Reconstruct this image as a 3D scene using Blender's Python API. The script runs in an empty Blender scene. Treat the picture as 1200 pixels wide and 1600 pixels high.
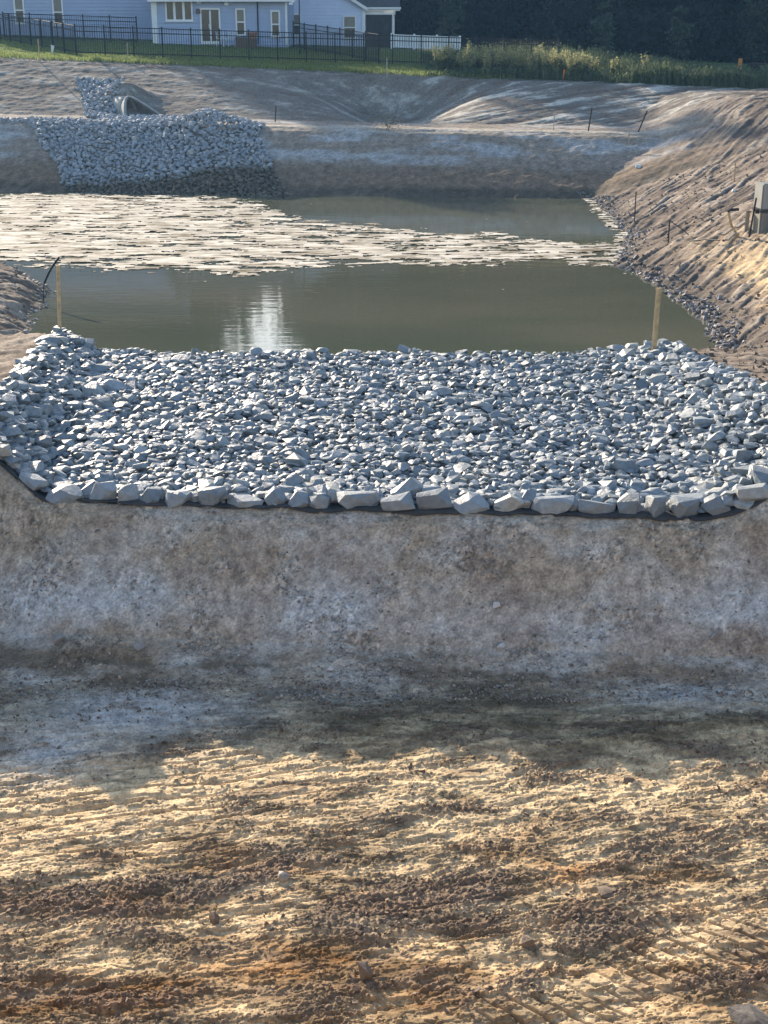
import bpy, bmesh, math, random
import numpy as np
from mathutils import Vector, Matrix, noise as mnoise

random.seed(7)
RNG = np.random.default_rng(11)
R = math.radians
SC = bpy.context.scene
COL = SC.collection

# ------------------------------------------------------------------ camera, sky, sun, exposure
F_PX, CAM_H = 2133.0, 5.6
PITCH = math.atan(750.0 / F_PX)
cam_d = bpy.data.cameras.new('camera')
cam_d.sensor_fit = 'VERTICAL'
cam_d.sensor_height = 36.0
cam_d.lens = F_PX / 1600.0 * 36.0
cam_d.clip_start = 0.1
cam_d.clip_end = 3000
cam = bpy.data.objects.new('camera', cam_d)
cam.location = (0, 0, CAM_H)
cam.rotation_euler = (R(90) - PITCH, 0, 0)
COL.objects.link(cam)
SC.camera = cam

SUN_EL, SUN_AZ = 20.6, -29.0        # degrees; azimuth measured from +Y towards +X (negative: to the left)
world = bpy.data.worlds.new('World')
SC.world = world
world.use_nodes = True
wn = world.node_tree
sky = wn.nodes.new('ShaderNodeTexSky')
sky.sky_type = 'NISHITA'
sky.sun_disc = False
sky.sun_elevation = R(SUN_EL)
sky.sun_rotation = R(SUN_AZ)
sky.air_density = 1.0
sky.dust_density = 1.0
wn.links.new(sky.outputs['Color'], wn.nodes['Background'].inputs['Color'])
wn.nodes['Background'].inputs['Strength'].default_value = 0.135

sun_d = bpy.data.lights.new('sun', 'SUN')
sun_d.energy = 5.0
sun_d.angle = R(0.5)
sun_d.color = (1.0, 0.84, 0.65)
sun = bpy.data.objects.new('sun', sun_d)
ce = math.cos(R(SUN_EL))
SUN_DIR = Vector((math.sin(R(SUN_AZ)) * ce, math.cos(R(SUN_AZ)) * ce, math.sin(R(SUN_EL))))
sun.rotation_euler = SUN_DIR.to_track_quat('Z', 'Y').to_euler()
HAZE = 0.00045
sun.location = (0, 0, 60)
COL.objects.link(sun)

vs = SC.view_settings
vs.view_transform = 'Standard'
vs.look = 'None'
vs.exposure = 1.08
vs.gamma = 1.0
vs.use_curve_mapping = False
SC.cycles.max_bounces = 6
SC.cycles.diffuse_bounces = 3

# ------------------------------------------------------------------ small helpers
def tag(o, label=None, cat=None, group=None, kind=None):
    if label: o['label'] = label
    if cat: o['category'] = cat
    if group: o['group'] = group
    if kind: o['kind'] = kind
    return o

def link(o, parent=None):
    COL.objects.link(o)
    if parent is not None:
        o.parent = parent
    return o

def empty(name, loc=(0, 0, 0), rz=0.0, rx=0.0, ry=0.0):
    o = bpy.data.objects.new(name, None)
    o.empty_display_size = 0.2
    o.location = loc
    o.rotation_euler = (rx, ry, rz)
    return link(o)

def copy_tree(o, parent=None):
    c = o.copy()
    COL.objects.link(c)
    c.parent = parent
    for ch in list(o.children):
        copy_tree(ch, c)
    return c

class MB:
    """collects shapes and links them as one mesh object"""
    def __init__(s):
        s.v, s.f = [], []
    def add(s, vs_, fs_):
        n = len(s.v)
        s.v += [(float(p[0]), float(p[1]), float(p[2])) for p in vs_]
        s.f += [tuple(int(i) + n for i in f) for f in fs_]
        return s
    def box(s, c, d, rz=0.0, m=None, taper=1.0):
        hx, hy, hz = d[0] / 2, d[1] / 2, d[2] / 2
        pts = []
        for z in (-1, 1):
            k = taper if z > 0 else 1.0
            for x, y in ((-1, -1), (1, -1), (1, 1), (-1, 1)):
                p = Vector((x * hx * k, y * hy * k, z * hz))
                if m is not None: p = m @ p
                elif rz: p = Matrix.Rotation(rz, 3, 'Z') @ p
                pts.append(p + Vector(c))
        return s.add(pts, [(3, 2, 1, 0), (4, 5, 6, 7), (0, 1, 5, 4), (1, 2, 6, 5), (2, 3, 7, 6), (3, 0, 4, 7)])
    def tube(s, pts, rad, n=8, caps=True):
        pts = [Vector(p) for p in pts]
        if not hasattr(rad, '__len__'): rad = [rad] * len(pts)
        rings = []
        prev = None
        for i, p in enumerate(pts):
            d = (pts[min(i + 1, len(pts) - 1)] - pts[max(i - 1, 0)]).normalized()
            a = Vector((1, 0, 0)) if abs(d.x) < 0.9 else Vector((0, 1, 0))
            if prev is not None: a = prev
            u = (a - d * a.dot(d)).normalized()
            w = d.cross(u)
            prev = u
            rings.append([p + (u * math.cos(t) + w * math.sin(t)) * rad[i] for t in [2 * math.pi * k / n for k in range(n)]])
        vs_ = [q for r_ in rings for q in r_]
        fs_ = []
        for i in range(len(pts) - 1):
            for k in range(n):
                fs_.append((i * n + k, i * n + (k + 1) % n, (i + 1) * n + (k + 1) % n, (i + 1) * n + k))
        if caps:
            fs_.append(tuple(reversed(range(n))))
            fs_.append(tuple((len(pts) - 1) * n + k for k in range(n)))
        return s.add(vs_, fs_)
    def build(s, name, mat, parent=None, smooth=False):
        me = bpy.data.meshes.new(name)
        me.from_pydata(s.v, [], s.f)
        me.materials.append(mat)
        if smooth:
            me.shade_smooth()
        me.update()
        o = bpy.data.objects.new(name, me)
        return link(o, parent)

def mesh_np(name, V, Fq, mat, parent=None, smooth=False, cols=None, link_it=True):
    """numpy vertices and faces of equal size -> object"""
    me = bpy.data.meshes.new(name)
    V = np.asarray(V, np.float32)
    Fq = np.asarray(Fq, np.int32)
    k = Fq.shape[1]
    me.vertices.add(len(V))
    me.vertices.foreach_set('co', V.ravel())
    me.loops.add(Fq.size)
    me.loops.foreach_set('vertex_index', Fq.ravel())
    me.polygons.add(len(Fq))
    me.polygons.foreach_set('loop_start', np.arange(0, Fq.size, k, dtype=np.int32))
    me.polygons.foreach_set('use_smooth', np.full(len(Fq), bool(smooth)))
    if cols is not None:
        for nm, arr in cols.items():
            a = me.attributes.new(nm, 'FLOAT_COLOR', 'POINT')
            c4 = np.ones((len(V), 4), np.float32)
            c4[:, :3] = arr
            a.data.foreach_set('color', c4.ravel())
    me.materials.append(mat)
    me.update(calc_edges=True)
    me.validate()
    o = bpy.data.objects.new(name, me)
    return link(o, parent) if link_it else o

# ------------------------------------------------------------------ numpy noise
def _hash(ix, iy, seed):
    n = (ix.astype(np.uint32) * np.uint32(374761393) + iy.astype(np.uint32) * np.uint32(668265263)
         + np.uint32((seed * 974711 + 12345) & 0xffffffff))
    n = (n ^ (n >> np.uint32(13))) * np.uint32(1274126177)
    n = n ^ (n >> np.uint32(16))
    return n

def perlin(x, y, seed=0):
    x0 = np.floor(x); y0 = np.floor(y)
    fx = (x - x0).astype(np.float32); fy = (y - y0).astype(np.float32)
    ix = x0.astype(np.int64); iy = y0.astype(np.int64)
    u = fx * fx * fx * (fx * (fx * 6 - 15) + 10)
    v = fy * fy * fy * (fy * (fy * 6 - 15) + 10)
    def g(a, b, dx, dy):
        t = _hash(a, b, seed).astype(np.float32) * np.float32(2 * math.pi / 4294967296.0)
        return np.cos(t) * dx + np.sin(t) * dy
    a = g(ix, iy, fx, fy); b = g(ix + 1, iy, fx - 1, fy)
    c = g(ix, iy + 1, fx, fy - 1); d = g(ix + 1, iy + 1, fx - 1, fy - 1)
    return ((a + (b - a) * u) * (1 - v) + (c + (d - c) * u) * v) * 1.5

def fbm(x, y, seed=0, octs=4, gain=0.5, lac=2.1):
    s = 0.0; a = 1.0; n = 0.0
    for o in range(octs):
        s = s + a * perlin(x, y, seed + o * 17)
        n += a
        a *= gain
        x = x * lac + 3.7; y = y * lac - 1.3
    return s / n

def ridged(x, y, seed=0, octs=3):
    s = 0.0; a = 1.0; n = 0.0
    for o in range(octs):
        s = s + a * (1 - np.abs(perlin(x, y, seed + o * 13)) * 2)
        n += a; a *= 0.5
        x = x * 2.03 + 1.7; y = y * 2.03 + 5.1
    return s / n

def worley(x, y, seed=0):
    x0 = np.floor(x).astype(np.int64); y0 = np.floor(y).astype(np.int64)
    best = np.full(x.shape, 9.0, np.float32); cid = np.zeros(x.shape, np.float32)
    for dx in (-1, 0, 1):
        for dy in (-1, 0, 1):
            cx = x0 + dx; cy = y0 + dy
            h = _hash(cx, cy, seed)
            px = cx + (h & np.uint32(0xffff)).astype(np.float32) / 65536.0
            py = cy + (h >> np.uint32(16)).astype(np.float32) / 65536.0
            d = ((px - x) ** 2 + (py - y) ** 2).astype(np.float32)
            m = d < best
            best = np.where(m, d, best)
            cid = np.where(m, (_hash(cx, cy, seed + 99) & np.uint32(0xffff)).astype(np.float32) / 65536.0, cid)
    return np.sqrt(best), cid

def sst(a, b, t):
    t = np.clip((t - a) / (b - a), 0, 1)
    return t * t * (3 - 2 * t)

def mix(a, b, t):
    return a * (1 - t) + b * t

def rot(x, y, deg):
    c, s = math.cos(R(deg)), math.sin(R(deg))
    return x * c + y * s, -x * s + y * c

# ------------------------------------------------------------------ the lie of the land
XR_Y = [10, 14, 20, 22.5, 24.3, 25.7, 28, 31.4, 33.5, 35.2, 37, 39.3, 45, 49, 52, 55, 60, 70]
XR_X = [9, 9, 8, 6.6, 6.3, 6.4, 6.65, 6.5, 6.15, 5.95, 6.4, 7.0, 7.3, 7.55, 5.7, 4.3, 3.4, 3.0]
XL_Y = [10, 20, 24, 27, 29, 31, 33, 35, 38, 45, 60]
XL_X = [-9, -8.5, -6.6, -7.15, -7.35, -7.6, -8.7, -10, -15, -24, -30]
FLOOR_Z, WEIR_Z = -0.8, 0.50

def wobble(x, y):
    return 0.22 * perlin(x * 0.6, y * 0.6, 5) + 0.1 * perlin(x * 1.7, y * 1.7, 6)

def t_right(x, y):
    return x - np.interp(y, XR_Y, XR_X) + wobble(x, y)
def t_left(x, y):
    return np.interp(y, XL_Y, XL_X) - x + wobble(x, y)
def t_far(x, y):
    return y - (50.3 - 0.11 * x) + wobble(x, y) * 0.35

def berm_front(x):          # y of the top edge of the riprap's front
    return 14.5 - 0.075 * x + 0.45 * sst(-3.7, -4.9, x) + 0.5 * sst(3.7, 5.0, x)

def weir_top(x, y):
    k = (y - 14.4) / 8.0
    xl0 = mix(-3.9, -4.7, k); xl1 = mix(-4.75, -5.4, k)
    xr0 = mix(3.5, 3.2, k); xr1 = mix(5.3, 4.85, k)
    l = np.clip((xl0 - x) / (xl0 - xl1), 0, 1.0)
    r = np.clip((x - xr0) / (xr1 - xr0), 0, 1.0)
    down = sst(16.8, 23.0, y)
    top = WEIR_Z + (0.60 - .27 * down) * l + (0.55 - .47 * down) * r ** 1.2 - 0.05 * down * (1 - np.maximum(l, r))
    return top + 0.02 * np.maximum(np.abs(x) - 5.5, 0)

def macro(x, y):
    """ground level without relief"""
    x = np.asarray(x, np.float64); y = np.asarray(y, np.float64)
    ztop = np.clip(3.73 - 0.037 * x, 2.5, 4.9)
    tf = t_far(x, y)
    bench = 2.02 - 0.012 * x
    far = np.where(tf < 4.6, np.interp(tf, [-6, -2, 0, 0.25, 4.2, 4.6], [-1, -0.6, 0, 0.12, 1.93, 2.0]) * bench / 2.02,
          np.where(tf < 8.2, bench + (tf - 4.6) * 0.025,
          np.where(tf < 14.8, bench + 0.09 + (tf - 8.2) / 6.6 * (ztop - bench - 0.09),
                   ztop + np.interp(tf - 14.8, [0, 1, 16, 60, 500], [0, 0.12, 0.95, 1.3, 3.0]))))
    # the swale cut into the upper slope, and its low mouth
    wdt = 0.8 + np.clip(tf - 7, 0, 9) * 0.40
    far = far - 1.35 * np.exp(-((x - 0.3) / wdt) ** 2) * sst(7.4, 10.5, tf) * sst(15.4, 13.0, tf)
    far = far + 0.80 * np.exp(-((x + 11.15) / .95) ** 2 - ((y - 61.5) / 1.0) ** 2)
    tr = t_right(x, y)
    right = np.interp(tr, [-6, -2, 0, 0.5, 9.0, 10.0, 40, 400], [-1, -0.6, 0, 0.22, 2.95, 3.15, 3.6, 5.0])
    right = right + 0.22 * np.exp(-((tr - 4.6) / 0.9) ** 2) * sst(40, 36, y) * sst(25, 27, y)
    tl = t_left(x, y)
    left = np.interp(tl, [-6, -2, 0, 0.4, 2.0, 6, 60], [-1, -0.6, 0, 0.25, 0.85, 1.25, 2.5])
    left = left * sst(47, 41, y) + np.minimum(left, -0.4) * (1 - sst(47, 41, y))
    yf = berm_front(x)
    wt = weir_top(x, y)
    front = np.interp(yf - y, [-1, 0, 0.15, 1.15, 1.5, 2.0], [1, 1, 0.93, 0.14, 0.04, 0])
    berm = FLOOR_Z + (wt - FLOOR_Z) * front
    rear = wt - np.clip(y - 22.5, 0, 9) / 1.7
    berm = np.where(y > 18, np.maximum(rear, -1.0), berm)
    ab = np.abs(x)
    side = np.interp(ab, [0, 5.6, 10, 60, 400], [-2, -0.82, 1.4, 2.2, 4]) * sst(16, 14, y) + -2 * (1 - sst(16, 14, y))
    camb = np.interp(y, [-400, -40, 0.8, 6.3, 8], [6, 4.6, 3.95, -0.75, -2])
    h = np.maximum.reduce([far, right, left, berm, side, camb])
    return h

def cam_ray(u, v):
    f = Vector((0, math.cos(PITCH), -math.sin(PITCH)))
    up = Vector((0, math.sin(PITCH), math.cos(PITCH)))
    return (f + Vector((1, 0, 0)) * ((u - 600) / F_PX) - up * ((v - 800) / F_PX)).normalized()

def ground_at(u, v, dmin=6.0, dmax=130.0):
    """where the sight line through a place of the survey photograph meets the ground"""
    d = cam_ray(u, v)
    t = np.linspace(dmin, dmax, 6000)
    gap = CAM_H + d.z * t - macro(d.x * t, d.y * t)
    i = int(np.argmax(gap < 0))
    tt = t[i]
    return float(d.x * tt), float(d.y * tt)

def level_at(u, v, z):
    d = cam_ray(u, v)
    t = (z - CAM_H) / d.z
    return d.x * t, d.y * t

# soil patches of the basin floor: (u, v, half width, half height in survey pixels, strength)
PALE = [(150, 1235, 190, 60, 1.2), (60, 1300, 120, 50, .8), (420, 1215, 170, 50, .7), (700, 1250, 260, 60, .5),
        (1030, 1230, 190, 60, .6), (1150, 1440, 90, 55, .9), (960, 1560, 110, 40, 1.0), (760, 1500, 90, 30, .6),
        (350, 1440, 90, 26, .9), (140, 1110, 150, 45, .8), (880, 1395, 60, 16, .7), (1080, 1085, 140, 28, .8),
        (600, 1380, 120, 20, .3)]
DARK = [(90, 1420, 150, 50, 1.2), (270, 1360, 130, 40, .8), (560, 1420, 170, 45, .9), (800, 1400, 230, 55, 1.0),
        (830, 1470, 200, 25, .9), (250, 1470, 120, 30, .5), (1080, 1340, 120, 40, .6), (570, 1510, 40, 40, .8),
        (450, 1300, 130, 35, .5), (800, 1215, 110, 30, .6), (330, 1590, 130, 18, .7), (60, 1520, 90, 22, .6),
        (680, 1330, 140, 30, .6), (960, 1270, 120, 25, .5), (420, 1130, 160, 25, .4)]
ORANGE = [(60, 1560, 190, 45, 1.0), (470, 1500, 140, 45, .9), (640, 1560, 160, 40, .7), (200, 1420, 110, 25, .6),
          (300, 1540, 200, 40, .6), (880, 1370, 150, 40, .4), (1120, 1560, 90, 40, .5), (330, 1350, 150, 30, .4)]

def blobs(x, y, lst, z=FLOOR_Z):
    s = np.zeros_like(x)
    for u, v, ru, rv, w in lst:
        cx, cy = level_at(u, v, z)
        wx = abs(level_at(u + ru, v, z)[0] - cx)
        y1 = level_at(u, v - rv, z)[1]; y0 = level_at(u, v + rv, z)[1]
        wy = (y1 - y0) / 2
        s += w * np.exp(-((x - cx) / wx) ** 2 - ((y - cy) / wy) ** 2)
    return s

C = lambda *a: np.array(a, np.float64)
SAND, CLOD, ORNG, WHITE = C(.60, .455, .27), C(.12, .09, .068), C(.42, .25, .115), C(.55, .56, .55)
GREYP, WETD, OLIVE = C(.33, .28, .235), C(.105, .085, .06), C(.15, .14, .095)
GRASS, BROWN = C(.11, .14, .055), C(.24, .175, .125)

def floor_rough(x, y):
    """0 smooth scraped clay .. 1 churned clods"""
    warp = 0.5 * perlin(x * 1.1, y * 1.1, 51)
    qx, qy = rot(x, y, 9)
    pat = fbm(qx * 0.9 + warp * .4, qy * 2.6 + warp, 61, 7, .74) * 2.9
    return 1 / (1 + np.exp(-6.5 * (pat + .42 * blobs(x, y, DARK) - .62 * blobs(x, y, PALE) - .30)))

def relief(x, y, z0):
    """surface relief (m) and soil colour of every point"""
    n = x.shape[0]
    dz = np.zeros(n); col = np.tile(GREYP, (n, 1))
    big = fbm(x * 0.35, y * 0.35, 41, 3)
    # ---- basin floor and the bank under the riprap
    m = (y < 15.6)
    if m.any():
        X, Y, Z = x[m], y[m], z0[m]
        yf = berm_front(X)
        sl = sst(12.55, 12.95, Y - 0.075 * 0 + 0.15 * perlin(X * 0.8, X * 0.1, 3)) * sst(5.5, 7.5, Y)     # 0 floor, 1 slope
        fl = 1 - sl
        warp = 0.5 * perlin(X * 1.1, Y * 1.1, 51)
        pat = fbm(X * 0.55 + warp * .4, Y * 1.1 + warp, 61, 4) * 1.9
        rough = floor_rough(X, Y) * mix(1, 0.6, sst(11.3, 12.0, Y))
        f1, c1 = worley(X * 17.0 + warp * 2, Y * 17.0, 71)
        f2, c2 = worley(X * 36.0, Y * 36.0, 72)
        f3, c3 = worley(X * 64.0, Y * 64.0, 73)
        cl = 0.042 * np.maximum(0, 0.60 - f1) * c1 * 1.6 + 0.028 * np.maximum(0, .6 - f2) * (.2 + c2) + 0.010 * np.maximum(0, .6 - f3)
        cl += 0.014 * fbm(X * 5, Y * 5, 74, 3)
        # smooth scraped clay that tears into low flat plates
        qx, qy = rot(X, Y, 9)
        tt = fbm(qx * 0.9 + 0.6 * warp, qy * 2.3 + 0.3 * warp, 75, 7, 0.64) * 4.0
        step = np.floor(tt) + sst(0.93, 1.0, tt - np.floor(tt))
        sm = 0.017 * step
        tt2 = fbm(qx * 5.0 + warp, qy * 13.0, 77, 5, 0.65) * 3.4
        calm = sst(.02, .30, fbm(X * .75, Y * 1.3, 80, 3))
        slab_w = np.clip(blobs(X, Y, [(960, 1550, 170, 60, 1.2), (1130, 1460, 100, 60, 1.1), (150, 1245, 190, 55, .8), (700, 1570, 120, 30, .9)]), 0, 1)
        calm = np.maximum(calm, slab_w)
        tt2 = tt2 * (1 - .8 * calm)
        sm += 0.0075 * (np.floor(tt2) + sst(0.9, 1.0, tt2 - np.floor(tt2)))
        wx, wy = rot(X, Y, -14)
        crk = np.maximum(sst(0.87, 0.96, ridged(wx * 1.2 + warp, wy * 5.0 + .5 * warp, 78, 4)), .8 * sst(0.86, 0.95, ridged(qx * 2.6 + warp, qy * 11.0 + .5 * warp, 85, 3))) * sst(-.2, .15, fbm(X * .9, Y * .9, 79, 2))
        sm -= 0.035 * crk
        sm += 0.0016 * fbm(X * 14, Y * 14, 76, 3)
        # machine tracks
        ax, ay = rot(X, Y, 14)
        ph = (ay + 0.06 * perlin(X, Y, 81)) / 0.21
        bar = np.abs(ph % 1 - 0.5) * 2
        tr1 = np.exp(-((X + 2.2) / 2.0) ** 2 - ((Y - 10.6) / 1.1) ** 2) + .8 * np.exp(-((X - .6) / 1.0) ** 2 - ((Y - 8.9) / .45) ** 2)
        bx, by = rot(X, Y, -38)
        bar2 = np.abs((by / 0.13) % 1 - 0.5) * 2
        tr2 = np.exp(-((X - 2.3) / 0.8) ** 2 - ((Y - 8.5) / 0.6) ** 2) + .7 * np.exp(-((X - 1.1) / 0.7) ** 2 - ((Y - 7.75) / 0.35) ** 2)
        trk = np.clip(sst(.25, .6, tr1), 0, 1) * sst(0.80, 0.97, bar) + np.clip(sst(.3, .7, tr2), 0, 1) * sst(0.72, 0.95, bar2)
        sm -= 0.035 * trk
        und = 0.030 * fbm(X * 0.7, Y * 0.7, 84, 3) + 0.012 * ridged(rot(X, Y, 6)[0] * 0.35, rot(X, Y, 6)[1] * 1.6, 83, 2)
        dfl = und + sm * (1 - .6 * rough) + (cl * .68 + .010) * rough ** 1.3
        # colours of the floor
        jit = fbm(X * 7, Y * 7, 91, 4)
        og = np.clip(blobs(X, Y, ORANGE) * 0.85 + 0.9 * fbm(X * 1.2, Y * 2.6, 92, 5, .6) + .10, 0, 1) * sst(10.6, 9.4, Y) + .25 * sst(.0, .4, fbm(X * 1.2, Y * 2.6, 92, 5, .6))
        base = mix(SAND[None], ORNG[None], og[:, None])
        pal = sst(-.25, .3, fbm(X * 1.6, Y * 2.6, 93, 4) + .5 * blobs(X, Y, PALE) - .25 * og)
        base = base * mix(.52, 1.14, pal)[:, None] * (1 + 0.22 * jit[:, None])
        damp = sst(.05, .4, fbm(qx * .9, qy * 3.2, 94, 5, .6))
        base = mix(base, C(.26, .185, .12)[None], (damp * .8)[:, None])
        base = base * (1 - .38 * sst(.0, .4, fbm(wx * 1.1, wy * 7.0, 97, 5, .65)))[:, None]
        dk = np.clip(rough * (0.85 + 0.5 * jit) + .5 * crk + .25 * trk, 0, 1)
        cfl = mix(base, ((CLOD * 1.25)[None] * (0.45 + 0.55 * c1 + .6 * c2)[:, None] * (1 + .5 * og[:, None] * C(.5, .2, 0)[None])), (dk * 0.9)[:, None])
        white = np.clip(blobs(X, Y, [(200, 1110, 190, 45, 1.1), (1080, 1085, 170, 25, .9), (60, 1180, 90, 40, .7), (560, 1080, 140, 22, .5)]), 0, 1)
        cfl = mix(cfl, WHITE[None] * (0.95 + .3 * jit[:, None]), (white * (1 - rough) * .85)[:, None])
        shade_w = sst(11.35, 11.9, Y + .25 * perlin(X * .8, Y * .8, 95)) * (1 - .8 * white)  # floor past the bank's shadow line: shade put into the colour
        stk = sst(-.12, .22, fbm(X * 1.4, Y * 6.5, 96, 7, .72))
        cfl = mix(cfl, cfl * mix(C(.42, .43, .41)[None], C(.90, .96, .98)[None], stk[:, None]), shade_w[:, None])
        oli = np.clip(blobs(X, Y, [(560, 1015, 260, 40, .9), (90, 1075, 120, 50, .8), (750, 1110, 330, 40, .6), (300, 1010, 200, 30, .5)]), 0, 1)
        cfl = mix(cfl, OLIVE[None] * (1 + .5 * jit[:, None]), (oli * .5)[:, None])
        # the bank under the stones
        k = np.clip((yf - Y) / 1.9, 0, 1)                     # 0 top, 1 toe
        pb = fbm(X * 0.9, Y * 1.6 + 4, 101, 5, .55)
        crumb = sst(0.02, 0.3, fbm(X * 1.4 + 9, Y * 1.8, 102, 4) + 0.25 * perlin(X * 6, Y * 6, 103))
        dsl = 0.055 * fbm(X * 1.1, Y * 1.6, 104, 4) + crumb * (0.05 * np.maximum(0, .6 - f1) * (.2 + c1) + 0.032 * np.maximum(0, .6 - f2) * (.3 + c2))
        dsl += 0.006 * fbm(X * 3, Y * 22, 105, 3) + 0.02 * np.abs(perlin(X * 2.2, Y * 3.1, 106)) + .008 * fbm(X * 16, Y * 16, 109, 3)
        ck = np.maximum(sst(.90, .97, ridged(X * 1.3 + warp, Y * 2.1, 111, 4)), .7 * sst(.88, .96, ridged(X * 3.1, Y * 4.6 + warp, 112, 3))) * sst(-.1, .25, fbm(X * .8 + 3, Y * .9, 113, 3))
        dsl -= .02 * ck
        band = np.exp(-((k - 0.47 + 0.10 * perlin(X * .7, Y * .2, 107)) / 0.10) ** 2) * mix(.45, 1.0, sst(-.1, .25, pb + 0.08))
        csl = mix(C(.35, .285, .205)[None], C(.42, .39, .335)[None], sst(-.3, .4, pb)[:, None])
        csl = mix(csl, BROWN[None], (0.45 * sst(0.05, .45, fbm(X * 1.1 + 5, Y * 1.1, 108, 4)))[:, None])
        csl = mix(csl, C(.46, .475, .46)[None], (band * .8)[:, None])
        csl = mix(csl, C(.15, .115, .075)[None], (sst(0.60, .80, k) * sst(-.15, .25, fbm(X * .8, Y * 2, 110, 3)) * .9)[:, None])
        csl = csl * (1 + 0.38 * jit[:, None] + (.7 * crumb * (c2 - .5) + .4 * crumb * (c1 - .5) + .4 * (c3 - .5))[:, None]) * 1.12 * (1 - .45 * ck[:, None])
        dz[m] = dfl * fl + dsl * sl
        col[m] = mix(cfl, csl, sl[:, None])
    # ---- pond banks
    m = (y >= 15.6) & (y < 90)
    if m.any():
        X, Y, Z = x[m], y[m], z0[m]
        tf, tr, tl = t_far(X, Y), t_right(X, Y), t_left(X, Y)
        far_w = sst(-2.5, -0.5, tf)
        side_r = sst(1.0, 0.0, np.maximum(tf, -5)) * (X > 0)
        jit = fbm(X * 2.3, Y * 2.3, 121, 4)
        # far banks
        sx, sy = rot(X, Y, 28)
        streak = fbm(sx * 0.28, sy * 1.5, 122, 4, .55)
        sx2, sy2 = rot(X, Y, -25)
        streakl = fbm(sx2 * 0.28, sy2 * 1.3, 123, 4, .55)
        st = mix(mix(streakl, fbm(X * .7, Y * 1.6, 124, 5, .6), .5), streak, sst(.2, 3.4, X))
        st = st + .32 * fbm(X * 2.2, Y * 3.4, 132, 5, .7)
        d = mix(0.05, 0.085, sst(1, 5, X)) * st + 0.03 * jit + 0.012 * fbm(X * 6, Y * 6, 125, 3)
        up = sst(7.0, 8.6, tf)
        c = mix(C(.195, .175, .15)[None], C(.52, .50, .44)[None], (sst(.02, .34, st) * mix(.55, 1.0, sst(1, 5, X)))[:, None])
        c = mix(c, C(.14, .11, .088)[None], sst(.0, .35, -st)[:, None] * .8)
        # lower slope: pale band high up, dark wet foot
        lowc = mix(C(.27, .225, .18)[None], C(.36, .35, .335)[None], (sst(-.1, .3, fbm(X * .35, tf * 1.0, 126, 4)) * sst(1.2, 2.4, tf))[:, None])
        lowc = mix(lowc, C(.20, .15, .105)[None], (sst(2.6, 1.4, tf + .6 * jit))[:, None])
        lowc = mix(lowc, C(.10, .082, .058)[None], (sst(.8, .3, tf + .3 * jit))[:, None])
        lowc *= (1 + .5 * fbm(X * 3.5, Y * 3.5, 127, 4)[:, None])
        dl = 0.045 * fbm(X * .9, Y * 1.8, 128, 4) + 0.03 * fbm(X * 4, Y * 4, 129, 3)
        c = mix(lowc, c, up[:, None]); d = mix(dl, d, up)
        lip = np.exp(-((tf - 5.0) / 0.5) ** 2)
        c = mix(c, C(.46, .41, .33)[None], (lip * .8)[:, None])
        d += 0.05 * lip
        # grass above the top of the bank
        g = sst(15.2, 16.0, tf + .7 * fbm(X * .8, Y * .8, 130, 3))
        gc = GRASS[None] * (1 + .9 * fbm(X * 1.3, Y * 2, 131, 4)[:, None]) + C(.02, .012, .0)[None] * sst(-.2, .5, jit)[:, None]
        c = mix(c, gc, g[:, None]); d = mix(d, 0.05 * jit, g)
        # right bank, combed by the tracks of a machine
        ga, gb = rot(X, Y, 55)
        gb = gb + 0.22 * fbm(X * .45, Y * .45, 140, 2)
        comb = .75 * (ridged(ga * .22, gb * 2.0, 146, 4) - .42) - .55 * (ridged(ga * .3 + 5, gb * 3.7, 152, 3) - .42) + .30 * fbm(X * 5, Y * 5, 147, 4, .68) + .3 * fbm(X * .7, Y * .7, 149, 3)
        clodr, idr = worley(X * 4.5, Y * 4.5, 142)
        rr = sst(-.1, .35, fbm(X * .5, Y * .35, 143, 4) + .12)
        dr = 0.095 * comb + rr * 0.05 * np.maximum(0, .6 - clodr) * idr + 0.03 * jit
        cr = mix(C(.195, .155, .122)[None], C(.335, .285, .23)[None], sst(.05, .42, comb)[:, None])
        cr = mix(cr, C(.10, .08, .066)[None], sst(-.12, .22, -comb)[:, None] * .8)
        org = np.exp(-((Y - 28.6) / 4.0) ** 2) * sst(.8, 1.7, tr + .5 * jit)  # orange sunlit patch, its light put into the bank colour
        cr = mix(cr, C(.60, .44, .25)[None] * (1 + .4 * comb[:, None]), np.clip(org * 1.1, 0, 1)[:, None] * .9)
        cr = mix(cr, C(.10, .085, .07)[None], (sst(0.9, .2, tr + .4 * jit))[:, None] * .85)
        # flat tops beside the weir
        ft = sst(25, 23.4, Y) * .8
        cr = mix(cr, mix(C(.13, .10, .08)[None], C(.31, .255, .20)[None], sst(-.15, .25, fbm(X * .9, Y * 3.6, 144, 6, .65))[:, None]), ft[:, None])
        dr = mix(dr, 0.08 * fbm(X * .9, Y * 3.6, 144, 6, .65) + .03 * jit + .03 * fbm(X * 5, Y * 8, 151, 4, .65), ft)
        lf = fbm(*rot(X * 1.0, Y * 1.0, 60), 148, 3) * .4 + fbm(rot(X, Y, 62)[0] * .6, rot(X, Y, 62)[1] * 3.2, 145, 5, .62)
        cl_ = mix(C(.14, .11, .085)[None], C(.32, .265, .21)[None], sst(-.12, .3, lf)[:, None])
        dlft = 0.075 * lf + .03 * jit + .035 * fbm(X * 5, Y * 8, 151, 4, .65)
        isr = (X > 0)
        cs = np.where(isr[:, None], cr, cl_); ds = np.where(isr, dr, dlft)
        wfar = sst(-1.5, 1.0, tf) * sst(6, 2, np.where(isr, tr - tf * 0.62, 0.0))
        col[m] = mix(cs, c, wfar[:, None]); dz[m] = mix(ds, d, wfar)
    m = y >= 90
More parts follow.
